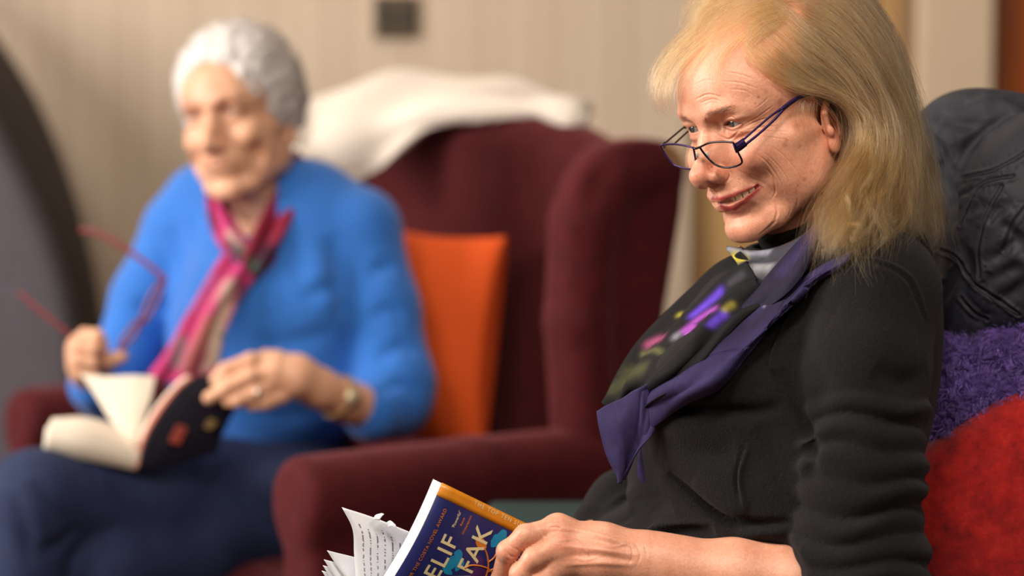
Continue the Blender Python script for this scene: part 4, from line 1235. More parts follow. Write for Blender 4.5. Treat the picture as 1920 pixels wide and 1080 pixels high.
# ================================================================== forearm and hand of the reader in front
HZ = -118
def hand0():
    p = lambda x, y, z=0: W(x, y, D0 + (HZ + z) / 1000.0)
    k = (D0 + HZ / 1000.0) / FPX              # metres per pixel here
    def fn(P):
        d = tube(P, [p(1640, 1120, -4), p(1500, 1100, 0), p(1380, 1082, 0), p(1270, 1066, 0), p(1215, 1056, 0)],
                 [0.046, 0.0415, 0.0365, 0.0300, 0.0272], 0.01)
        # back of the hand
        d = smin(d, tube(P, [p(1215, 1056, 0), p(1130, 1044, -2), p(1060, 1034, 0)], [0.0265, 0.030, 0.027], 0.01), 0.02)
        d = smin(d, ell(P, p(1105, 1052, 8), (0.044, 0.016, 0.034), np.stack([RT, FW, UP], 1)), 0.016)
        # knuckles and fingers: index (uppermost), then the others folding round the book
        fing = [
            ([(1046, 992, -6), (985, 1004, -16), (952, 1034, -14), (938, 1088, 4), (944, 1130, 16)], [0.0125, 0.0105, 0.0098, 0.0092, 0.0080]),
            ([(1042, 1024, -14), (1000, 1048, -24), (976, 1076, -20), (962, 1126, -2), (968, 1160, 10)], [0.0125, 0.0105, 0.0098, 0.0092, 0.0080]),
            ([(1046, 1062, -12), (1012, 1092, -22), (994, 1124, -18), (984, 1166, 0)], [0.0120, 0.0102, 0.0095, 0.0088]),
            ([(1066, 1100, -4), (1036, 1132, -12), (1020, 1160, -8), (1010, 1190, 6)], [0.0108, 0.0092, 0.0086, 0.0080])]
        f = None
        for pts, r in fing:
            e = tube(P, [p(*q) for q in pts], r, 0.004)
            e = smin(e, ball(P, p(*pts[0]), r[0] * 1.12), 0.006)
            e = smin(e, ball(P, p(*pts[2]), r[2] * 1.04), 0.004)
            f = e if f is None else smin(f, e, 0.0025)
        d = smin(d, f, 0.010)
        for q in [(1046, 992), (1042, 1024), (1046, 1062), (1066, 1100)]:
            d = smin(d, cap(P, p(q[0], q[1], -2), p(1170, 1046, -2), 0.0115, 0.012), 0.010)
        # thumb on the far side of the book
        d = smin(d, tube(P, [p(1160, 1034, 20), p(1090, 1046, 34), p(1030, 1060, 40), p(990, 1076, 40)], [0.015, 0.013, 0.0115, 0.0095], 0.005), 0.010)
        return d
    lo = W(925, 1210, D0 - 0.2); hi = W(1660, 940, D0 + 0.02)
    lo2 = np.minimum(lo, hi) - 0.03; hi2 = np.maximum(lo, hi) + 0.03
    V, F = surface(fn, lo2, hi2, 0.0016)
    H = Sculpt(V, F)
    q = proj(H.V); H.refine((q[:, 0] < 1330) & (q[:, 1] < 1095))
    mm = 0.001
    for pts, w, a in [  # tendons and veins on the back of the hand
        ([(1050, 990), (1110, 1000), (1190, 1024)], 2.6, 1.6), ([(1052, 1024), (1120, 1030), (1200, 1042)], 2.6, 1.4), ([(1056, 1060), (1120, 1056), (1200, 1060)], 2.6, 1.2),
        ([(1060, 1006), (1120, 1014), (1180, 1030)], 3.0, -1.3), ([(1056, 1042), (1120, 1042), (1190, 1052)], 3.0, -1.3),
        ([(1050, 1014), (1078, 1012), (1100, 1034), (1104, 1044)], 1.4, 0.9), ([(1100, 1020), (1140, 1026), (1176, 1020)], 1.3, 0.9),
        ([(1078, 1046), (1100, 1050), (1130, 1040)], 1.3, 0.7), ([(1180, 1016), (1186, 1040), (1176, 1064)], 1.0, -0.5), ([(1192, 1018), (1200, 1040), (1192, 1066)], 1.0, -0.5),
        ([(1208, 1020), (1214, 1046)], 1.0, -0.4),
        # finger creases
        ([(946, 1030), (956, 1042), (968, 1046)], 1.1, -0.8), ([(950, 1020), (964, 1028), (976, 1034)], 1.0, -0.6), ([(944, 1044), (954, 1052), (964, 1056)], 1.0, -0.6),
        ([(1016, 992), (1022, 1004), (1030, 1012)], 1.0, -0.6), ([(1034, 982), (1046, 980), (1058, 984)], 1.0, -0.5), ([(1030, 990), (1042, 988), (1052, 992)], 1.0, -0.5),
        ([(1010, 998), (1014, 1010), (1018, 1018)], 1.0, -0.5)]:
        H.stroke(pts, w * mm, a * mm, m=18)
    for x, y, r, c, s in [(1042, 990, 12, (1.0, 0.80, 0.76), 0.6), (958, 1032, 11, (1.0, 0.78, 0.74), 0.6), (1046, 1026, 11, (1.0, 0.80, 0.76), 0.5), (1090, 1030, 16, (0.98, 0.86, 0.86), 0.6),
                          (940, 1076, 8, (1.0, 0.80, 0.76), 0.5), (1130, 1060, 22, (1.0, 0.90, 0.88), 0.5), (980, 1066, 10, (1.0, 0.78, 0.74), 0.5)]:
        H.paint([(x, y)], r * mm, c, s, 1.0, mul=True)
    for pts in ([(1050, 1014), (1078, 1012), (1100, 1034), (1104, 1044)], [(1100, 1020), (1140, 1026), (1176, 1020)], [(1120, 1056), (1160, 1062), (1200, 1058)]):
        H.paint(pts, 1.6 * mm, (0.82, 0.84, 0.92), 0.6, 1.0, mul=True)
    BODY0.append((H.V, H.F, H.C))
    # far forearm just showing between sleeve and jacket
    pf = lambda x, y, z=0: W(x, y, D0 + z / 1000.0)
    def fn2(P):
        d = tube(P, [pf(1196, 936, 104), pf(1150, 972, 86), pf(1100, 1020, 60)], [0.018, 0.018, 0.018], 0.01)
        d = smin(d, ell(P, pf(1060, 1050, 40), (0.03, 0.02, 0.045), np.stack([RT, FW, UP], 1)), 0.02)
        for i in range(4):
            d = smin(d, tube(P, [pf(1046 + 14 * i, 1076, 34 + 4 * i), pf(1028 + 14 * i, 1120, 20 + 4 * i), pf(1020 + 16 * i, 1156, 26)], [0.010, 0.009, 0.008], 0.003), 0.006)
        d = smin(d, tube(P, [pf(1090, 1040, 30), pf(1100, 1080, 14), pf(1096, 1112, 8)], [0.012, 0.0105, 0.009], 0.003), 0.008)
        return d
    c = np.array([pf(1180, 905, 110), pf(1030, 1160, 10)])
    V, F = surface(fn2, c.min(0) - 0.06, c.max(0) + 0.06, 0.0025)
    BODY0.append((V, F, None))
    # the body under the clothes, joining neck, arms and hands
    def torso(P):
        B = frame(57, 14)
        d = ell(P, pf(1478, 740, 4), (0.128, 0.086, 0.15), B)
        d = smin(d, ell(P, pf(1455, 900, 0), (0.125, 0.088, 0.13), B), 0.05)
        d = smin(d, tube(P, [pf(1512, 520, 10), pf(1510, 590, 6)], [0.034, 0.044], 0.02), 0.03)
        d = smin(d, tube(P, [pf(1520, 590, 0), pf(1636, 576, -96), pf(1610, 860, -134), pf(1610, 1100, -134), pf(1500, 1100, HZ)], [0.04, 0.042, 0.036, 0.034, 0.036], 0.02), 0.02)
        d = smin(d, tube(P, [pf(1480, 610, 20), pf(1405, 650, 140), pf(1340, 810, 175), pf(1286, 905, 176), pf(1180, 940, 100)], [0.04, 0.042, 0.034, 0.030, 0.022], 0.02), 0.02)
        return d
    V, F = surface(torso, (0.05, 2.12, 0.56), (0.50, 2.76, 1.12), 0.008)
    BODY0.append((V, F, None))
    one_body('body', BODY0, person0, SKIN0)
    # trousers below the jacket
    f = np.array([-math.sin(math.radians(57)), -math.cos(math.radians(57)), 0]); l = np.array([math.cos(math.radians(57)), -math.sin(math.radians(57)), 0])
    hip = np.array([0.30, 2.42, 0.56])
    def legs(P):
        d = ell(P, hip, (0.16, 0.13, 0.075), frame(57, 0))
        for sgn in (-1, 1):
            h = hip + l * 0.085 * sgn; k_ = h + f * 0.42 + np.array([0, 0, -0.045]); a_ = k_ + f * 0.03 + np.array([0, 0, -0.42])
            d = smin(d, tube(P, [h, k_, a_], [0.078, 0.060, 0.046], 0.02), 0.02)
        return d
    V, F = surface(legs, (-0.35, 1.9, 0.03), (0.55, 2.72, 0.68), 0.010)
    mesh('trousers', V, F, person0, simple_mat('black_trousers', srgb(26, 26, 30), 0.9, 0.2, 70))
    for sgn in (-1, 1):
        a_ = hip + l * 0.085 * sgn + f * 0.45; a_[2] = 0
        def shoe(P, a_=a_): return smax(smin(ell(P, a_ + f * 0.07 + [0, 0, 0.04], (0.044, 0.125, 0.042), frame(57, 0)), ell(P, a_ + [0, 0, 0.06], (0.04, 0.05, 0.065), frame(57, 0)), 0.02), -(P[:, 2] - 0.003), 0.003)
        V, F = surface(shoe, a_ + [-0.24, -0.22, -0.02], a_ + [0.2, 0.18, 0.15], 0.007)
        mesh('shoe', V, F, person0, simple_mat('brown_shoe_leather', srgb(50, 34, 26), 0.45))
hand0()

# ------------------------------------------------------------------ her paperback
BK = D0 - 0.125
def book0():
    # cover axes in the picture: 'right' of the cover points up, its 'up' points left
    A = W(829, 905, BK)                                     # top fore-edge corner of the front cover
    along = W(829 + 145, 905 + 70, BK + 0.044) - A; along /= np.linalg.norm(along)        # fore-edge, towards the foot of the book
    acr = W(829 - 90, 905 + 175, BK - 0.008) - A; acr -= along * (acr @ along); acr /= np.linalg.norm(acr)   # across the cover, towards the spine
    nrm = np.cross(along, acr)
    if nrm @ FW > 0: nrm = -nrm                              # towards the camera
    Hh, Wd, Tk = 0.198, 0.129, 0.022
    b = thing('paperback_book', 'open paperback with blue and orange cover in the blonde woman\'s hand', 'book', A + along * 0.1 + acr * 0.06)
    def P3(u, v, w): return A + along * u + acr * v + nrm * w
    def bow(u, v): return 0.006 * math.sin(math.pi * min(1, v / Wd)) - 0.010 * (v / Wd) ** 2 - 0.004 * (u / Hh - 0.5) ** 2
    blue = simple_mat('cover_blue', srgb(34, 38, 98), 0.35, 0.10, 60, spec=0.5)
    orange = simple_mat('cover_orange', srgb(212, 132, 26), 0.38, 0.08, 60)
    paper = simple_mat('book_paper', srgb(238, 226, 208), 0.8, 0.03, 200)
    cream = simple_mat('cover_cream', srgb(222, 206, 158), 0.45, 0.04, 200)
    teal = simple_mat('cover_teal', srgb(22, 132, 176), 0.4, 0.12, 90)
    plum = simple_mat('cover_plum', srgb(78, 34, 96), 0.4, 0.12, 90)
    rust = simple_mat('cover_rust', srgb(206, 116, 40), 0.4, 0.1, 90)
    def sheet_uv(name, u0, u1, v0, v1, off, mat, th, nu=14, nv=20, parent=b):
        V = np.array([P3(u, v, bow(u, v) + off) for u in np.linspace(u0, u1, nu) for v in np.linspace(v0, v1, nv)])
        Fq = grid_faces(nu, nv)
        if normals(V, Fq)[0] @ nrm < 0: Fq = Fq[:, ::-1]
        V2, F2 = thicken(V, Fq, th)
        return mesh(name, V2, F2, parent, mat, False)
    cover = sheet_uv('front_cover', 0, Hh, 0.0, Wd, 0.0, blue, 0.0005)
    sheet_uv('orange_band', 0, Hh, 0.0, 0.0130, 0.00035, orange, 0.0003, 14, 4, cover)
    sheet_uv('back_cover', 0.0012, Hh, 0.001, Wd, -Tk, blue, 0.0005)
    # block of pages between the covers, its head edge toward the left of the picture
    top = [P3(u, v, bow(u, v) - 0.0006) for u in np.linspace(0.0012, Hh - 0.001, 10) for v in np.linspace(0.001, Wd, 24)]
    bot = [P3(u, v, bow(u, v) - Tk + 0.0006) for u in np.linspace(0.0012, Hh - 0.001, 10) for v in np.linspace(0.001, Wd, 24)]
    Fq = grid_faces(10, 24); n = len(top)
    e = {}
    for q in Fq:
        for a_, b_ in zip(q, np.roll(q, -1)): e[(int(a_), int(b_))] = 1
    side = [(a_, b_, b_ + n, a_ + n) for (a_, b_) in e if (b_, a_) not in e]
    mesh('page_block', np.array(top + bot), [tuple(q) for q in Fq] + [tuple(q[::-1] + n) for q in Fq] + side, b, paper, False)
    # printing on the cover: lettering and leaves as thin flat pieces
    def lettering(body, px, py, size, mat, direction='across', spacing=1.0, shear=0.0):
        cu = bpy.data.curves.new('lettering', 'FONT'); cu.body = body; cu.size = size; cu.space_character = spacing; cu.shear = shear
        cu.align_x = 'RIGHT' if direction == 'across' else 'LEFT'
        cu.extrude = 0.00008; cu.resolution_u = 3
        if size > 0.012: cu.offset = 0.00022
        tmp = bpy.data.objects.new('lettering', cu); COL.objects.link(tmp)
        dg = bpy.context.evaluated_depsgraph_get(); me = bpy.data.meshes.new_from_object(tmp.evaluated_get(dg))
        bpy.data.objects.remove(tmp); bpy.data.curves.remove(cu)
        u, v = at(px, py)
        co = np.array([v_.co[:] for v_ in me.vertices])
        X, Y, Z = co[:, 0], co[:, 1], co[:, 2]
        if direction == 'across':      # reads from the spine to the fore-edge
            uu, vv = u - Y, v - X
        else:                          # reads from the head to the foot
            uu, vv = u + X, v - Y
        ok = vv < Wd + 0.002
        nv_ = np.array([P3(a_, c_, bow(a_, c_) + 0.0006 + z_) for a_, c_, z_ in zip(uu, np.minimum(vv, Wd), Z)])
        for i, vx in enumerate(me.vertices): vx.co = nv_[i]
        o = link('lettering', me, None, mat, False); o.parent = cover
        return o
    def at(px, py):     # cover coordinates of a photo pixel
        w = W(px, py, 1.0) - CAM; t = ((A - CAM) @ nrm) / (w @ nrm); q = CAM + w * t - A
        return q @ along, q @ acr
    lettering('THE TOP TEN SUNDAY TIMES BESTSELLER', 887, 945, 0.0060, cream, 'down', 1.30)
    lettering('SHORTLISTED FOR THE COSTA NOVEL AWARD', 836, 954, 0.0050, rust, 'across', 1.06)
    lettering("'Powerful'", 863, 959, 0.0044, cream, 'across', 1.0, 0.25)
    lettering('Reese', 870, 970, 0.0036, rust, 'across')
    lettering('Witherspoon', 883, 966, 0.0037, rust, 'across')
    lettering('ELIF', 857, 1010, 0.0245, cream, 'across', 1.10)
    lettering('SHAFAK', 921, 993, 0.0262, cream, 'across', 1.06)
    def leafshape(pts, mat, name='leaf', off=0.00045):
        uv = np.array([at(*q) for q in pts]); c = uv.mean(0)
        R = spline(np.vstack([uv, uv[:1]]), 33)[:-1]
        V = np.vstack([c, R]); V = np.array([P3(a_, c_, bow(a_, c_) + off) for a_, c_ in V])
        Fs = [(0, 1 + i, 1 + (i + 1) % 32) for i in range(32)]
        if normals(V, np.array(Fs))[0] @ nrm < 0: Fs = [q[::-1] for q in Fs]
        o = mesh(name, V, Fs, None, mat, False); o.parent = cover
    for pts in ([(917, 1012), (926, 1000), (934, 1006), (932, 1020), (918, 1024)], [(930, 1000), (940, 992), (948, 996), (944, 1012), (934, 1014)], [(932, 1012), (946, 1014), (940, 1026), (926, 1030)]):
        leafshape(pts, teal)
    for pts in ([(832, 1050), (846, 1040), (852, 1048), (848, 1064), (836, 1066)], [(848, 1034), (858, 1028), (864, 1038), (858, 1050), (850, 1048)], [(850, 1052), (864, 1046), (866, 1058), (852, 1070)], [(826, 1060), (840, 1064), (846, 1076), (832, 1074)]):
        leafshape(pts, teal)
    for pts in ([(888, 1008), (896, 1004), (906, 1012), (908, 1026), (898, 1030), (890, 1020)],):
        leafshape(pts, rust)
    for pts in ([(882, 1046), (892, 1040), (902, 1046), (900, 1060), (886, 1064)], [(876, 1068), (894, 1062), (912, 1070), (908, 1090), (884, 1092)], [(910, 1066), (924, 1068), (926, 1086), (912, 1088)]):
        leafshape(pts, plum, 'fig')
    for pts in ([(907, 1084), (912, 1062), (910, 1040), (904, 1024)], [(930, 1090), (916, 1068), (900, 1060), (880, 1058), (868, 1064)], [(912, 1052), (922, 1044), (930, 1030)], [(912, 1070), (924, 1064), (936, 1068)]):
        uv = spline(np.array([at(*q) for q in pts]), 20)
        L3 = np.array([P3(a_, c_, bow(a_, c_) + 0.0003) for a_, c_ in uv])
        V, F = sweep(L3, [0.0011, 0.0008], 6, flat=1.0); o = mesh('branch', V, F, None, rust); o.parent = cover
    # loose notes tucked in the pages and a few leaves fanning out
    ink = simple_mat('ink', srgb(110, 114, 140), 0.7)
    white = simple_mat('note_paper', srgb(240, 242, 250), 0.8, 0.02, 200)
    def leaf_sheet(name, ctrl, dz, par, top=False, label=None):
        C = [[W(q[0], q[1], BK + (q[2] + dz) / 1000.0) for q in r] for r in ctrl]
        V = patch(C, 24, 16); Fq = grid_faces(24, 16)
        if normals(V, Fq)[:, 1].mean() > 0: Fq = Fq[:, ::-1]
        V2, F2 = thicken(V, Fq, 0.00025)
        return mesh(name, V2, F2, par, white), V.reshape(24, 16, 3)
    note, G = leaf_sheet('note_sheet', [[(641, 951, 22), (700, 970, 34), (770, 998, 40), (800, 1010, 40)], [(661, 992, 26), (716, 1006, 38), (770, 1028, 42), (800, 1040, 42)],
                          [(664, 1040, 30), (716, 1048, 40), (770, 1062, 44), (800, 1070, 44)], [(668, 1090, 30), (716, 1096, 40), (770, 1110, 44), (800, 1120, 44)]], 0, None)
    tag(note, 'handwritten white note sheet sticking out of the paperback', 'note')
    rng = np.random.default_rng(5)
    for ln in range(9):     # lines of handwriting running down the sheet
        v0 = 0.10 + ln * 0.085; pts = []
        u_ = 0.22 + 0.05 * (ln % 3)
        path = []
        while u_ < 0.98:
            if rng.random() < 0.045: 
                if len(path) > 3: pts.append(path)
                path = []; u_ += 0.02
            path.append((u_ + 0.002 * math.cos(u_ * 520), v0 + 0.010 * math.sin(u_ * 420 + ln) * (0.6 + 0.6 * math.sin(u_ * 131 + ln * 2) ** 2) + 0.02 * u_)); u_ += 0.0022
        if len(path) > 3: pts.append(path)
        for w_ in pts:
            L3 = []
            for a_, c_ in w_:
                i = min(22.999, a_ * 23); j = min(14.999, c_ * 15); i0, j0 = int(i), int(j); fi, fj = i - i0, j - j0
                q = (G[i0, j0] * (1 - fi) + G[i0 + 1, j0] * fi) * (1 - fj) + (G[i0, j0 + 1] * (1 - fi) + G[i0 + 1, j0 + 1] * fi) * fj
                L3.append(q - FW * 0.0003)
            V, F = sweep(np.array(L3), 0.00016, 4); o = mesh('handwriting', V, F, None, ink); o.parent = note
    curl = [[(700, 974, 26), (704, 966, 26), (716, 962, 26)], [(712, 976, 24), (716, 968, 20), (720, 964, 20)]]
    C = [[W(*q[:2], BK + q[2] / 1000) for q in r] for r in curl]; V = patch(C, 8, 8); V2, F2 = thicken(V, grid_faces(8, 8), 0.0003); o = mesh('torn_edge', V2, F2, None, white); o.parent = note
    curl = [[(724, 980, 30), (732, 976, 28), (742, 984, 28)], [(728, 990, 30), (736, 986, 26), (744, 992, 28)]]
    C = [[W(*q[:2], BK + q[2] / 1000) for q in r] for r in curl]; V = patch(C, 8, 8); V2, F2 = thicken(V, grid_faces(8, 8), 0.0003); o = mesh('torn_edge', V2, F2, None, white); o.parent = note
    for i, (x0, y0) in enumerate([(613, 1032), (607, 1049), (605, 1060), (603, 1070)]):
        pg, _ = leaf_sheet('page', [[(x0, y0, 34), (x0 + 50, y0 + 12, 40), (x0 + 110, y0 + 26, 46), (760, 1066, 46)], [(x0 + 14, y0 + 22, 36), (x0 + 60, y0 + 32, 42), (x0 + 116, y0 + 44, 48), (760, 1090, 48)],
                          [(x0 + 34, y0 + 50, 38), (x0 + 76, y0 + 60, 44), (x0 + 126, y0 + 70, 50), (764, 1120, 50)]], 2.0 * i, None)
        pg.parent = b; pg.matrix_parent_inverse = Matrix.Translation(b.location).inverted()
book0()
# ================================================================== what the front reader leans on
def view_frame(rot=0.0):
    a = math.radians(rot)
    r = RT * math.cos(a) + UP * math.sin(a); u = -RT * math.sin(a) + UP * math.cos(a)
    return np.stack([r, FW, u], 1)
def around(pts, pad):
    q = np.array(pts); return q.min(0) - pad, q.max(0) + pad
q0 = lambda x, y, z=0: W(x, y, D0 + z / 1000.0)

def armchair0():
    ch = thing('armchair', 'burgundy armchair under the black jacket and purple throw', 'armchair', (0.62, 2.62, 0))
    vel = simple_mat('burgundy_cloth', srgb(92, 24, 28), 0.85, 0.12, 70, bump_s=0.3, bump_scale=700, sheen=0.4)
    B = frame(57, 12)
    def slab(name, c, h, r, yaw_lean=B, res=0.012):
        c = np.array(c)
        V, F = surface(lambda P: boxd(P, c, h, r, yaw_lean), c - max(h) * 1.5, c + max(h) * 1.5, res)
        return mesh(name, V, F, ch, vel)
    f = np.array([-math.sin(math.radians(57)), -math.cos(math.radians(57)), 0]); l = np.array([math.cos(math.radians(57)), -math.sin(math.radians(57)), 0])
    seat = np.array([0.36, 2.44, 0.0])
    F0 = frame(57, 0)
    slab('seat_cushion', seat + [0, 0, 0.41], (0.27, 0.27, 0.06), 0.045, F0)
    slab('seat_base', seat + [0, 0, 0.25], (0.28, 0.27, 0.09), 0.03, F0)
    slab('backrest', seat - f * 0.36 + [0, 0, 0.70], (0.27, 0.06, 0.36), 0.055)
    for s in (-1, 1):
        slab('armrest', seat + l * s * 0.345 + [0, 0, 0.36], (0.055, 0.27, 0.20), 0.05, F0)
    for s in (-1, 1):
        for t in (-1, 1):
            c = seat + l * s * 0.24 + f * t * 0.22
            V, F = sweep([c + [0, 0, 0.16], c + [0, 0, 0.08], c], [0.025, 0.020, 0.015], 12)
            mesh('leg', V, F, ch, simple_mat('dark_leg_wood', srgb(60, 34, 22), 0.4))
armchair0()

def red_cushion():
    R = view_frame(37)
    c = q0(1940, 984, 40)
    def fn(P):
        q = (P - _r(c)) @ _r(R)
        x, y, z = q[:, 0] / 0.155, q[:, 1] / 0.075, q[:, 2] / 0.135
        rr = (np.abs(x) ** 3.4 + np.abs(z) ** 3.4) ** (1 / 3.4)
        return (np.sqrt(y * y + rr ** 2.4) - 1.0) * 0.075
    V, F = surface(fn, c - 0.21, c + 0.21, 0.004)
    K = Sculpt(V, F)
    pts = [(1918, 796), (1870, 866), (1812, 952), (1752, 1036)]
    K.stroke(pts, 0.0022, 0.0022, m=30); K.stroke([(x + 7, y + 4) for x, y in pts], 0.004, -0.0035, m=30)
    for p in ([(1752, 900), (1790, 930), (1800, 980)], [(1800, 840), (1850, 850), (1880, 830)], [(1850, 960), (1880, 1000), (1900, 1050)]):
        K.stroke(p, 0.012, -0.004)
    m, nt, N, L, p = new_mat('red_velvet')
    n = noise(nt, 34, 6, 0.7); n2 = noise(nt, 160, 4, 0.7)
    r = ramp(nt, n.outputs['Fac'], [(0.32, srgb(120, 16, 18)), (0.52, srgb(172, 28, 26)), (0.72, srgb(204, 46, 36))])
    r2 = ramp(nt, n2.outputs['Fac'], [(0.3, (0.8, 0.8, 0.8, 1)), (0.7, (1.1, 1.1, 1.1, 1))])
    L.new(mixcol(nt, 1.0, r.outputs['Color'], r2.outputs['Color'], 'MULTIPLY'), p.inputs['Base Color'])
    p.inputs['Roughness'].default_value = 0.9; p.inputs['Sheen Weight'].default_value = 0.3; p.inputs['Specular IOR Level'].default_value = 0.2
    L.new(bump(nt, n2.outputs['Fac'], 0.5, 0.0025), p.inputs['Normal'])
    o = K.build('cushion', None, m)
    return tag(o, 'crushed red velvet cushion with a piped seam beside the blonde woman\'s arm', 'cushion')
red_cushion()

def purple_throw():
    def fn(P):
        d = ell(P, q0(1890, 748, 72), (0.085, 0.058, 0.066), view_frame(34))
        d = smin(d, ell(P, q0(1806, 768, 72), (0.036, 0.048, 0.070), view_frame(-20)), 0.03)
        d = smin(d, ell(P, q0(2000, 690, 70), (0.08, 0.06, 0.08), view_frame(20)), 0.04)
        d = smin(d, ell(P, q0(1776, 716, 76), (0.034, 0.045, 0.050), view_frame(0)), 0.03)
        d = smin(d, ell(P, q0(1780, 850, 84), (0.035, 0.05, 0.06), view_frame(0)), 0.03)
        return d
    lo, hi = around([q0(1700, 960, 0), q0(2100, 520, 150)], 0.03)
    V, F = surface(fn, lo, hi, 0.004)
    K = Sculpt(V, F)
    for p, w, a in [([(1750, 700), (1810, 690), (1870, 700), (1920, 690)], 12, -9), ([(1760, 760), (1800, 740), (1850, 740)], 10, -6), ([(1780, 800), (1830, 770), (1900, 750)], 10, -5),
                    ([(1770, 680), (1850, 650), (1910, 610)], 14, 6), ([(1750, 830), (1770, 780)], 10, 4)]:
        K.stroke(p, w * 0.001, a * 0.001, m=20)
    o = K.build('fleece_throw', None, simple_mat('purple_pile_base', srgb(70, 48, 112), 0.95, 0.3, 120))
    tag(o, 'fluffy purple fleece throw between black jacket and red cushion', 'throw')
    N = normals(K.V, K.F); rng = np.random.default_rng(11)
    q = proj(K.V); vis = np.nonzero((q[:, 0] > 1700) & (q[:, 0] < 2080) & (q[:, 1] > 500) & (N @ FW < 0.35))[0]
    st = []
    cl = {}
    for _ in range(20000):
        i = vis[rng.integers(len(vis))]; b = K.V[i] + rng.normal(0, 0.0018, 3)
        key = tuple((b / 0.008).astype(int))
        if key not in cl: cl[key] = rng.normal(0, 1, 3)
        t = cl[key] * 0.7 + np.array([-0.3, 0, -0.5]); t = t - N[i] * (t @ N[i])
        L_ = rng.uniform(0.006, 0.011)
        e = b + N[i] * L_ * 0.75 + t * L_ * 0.5
        m_ = b + N[i] * L_ * 0.55 + t * L_ * 0.12
        st.append(np.array([b, m_, e]))
    h = strands('pile', st, 0.00022, None, simple_mat('purple_pile', srgb(126, 94, 180), 0.8, 0.35, 60, sheen=0.3), 0.5)
    h.parent = o; h['kind'] = 'stuff'
purple_throw()

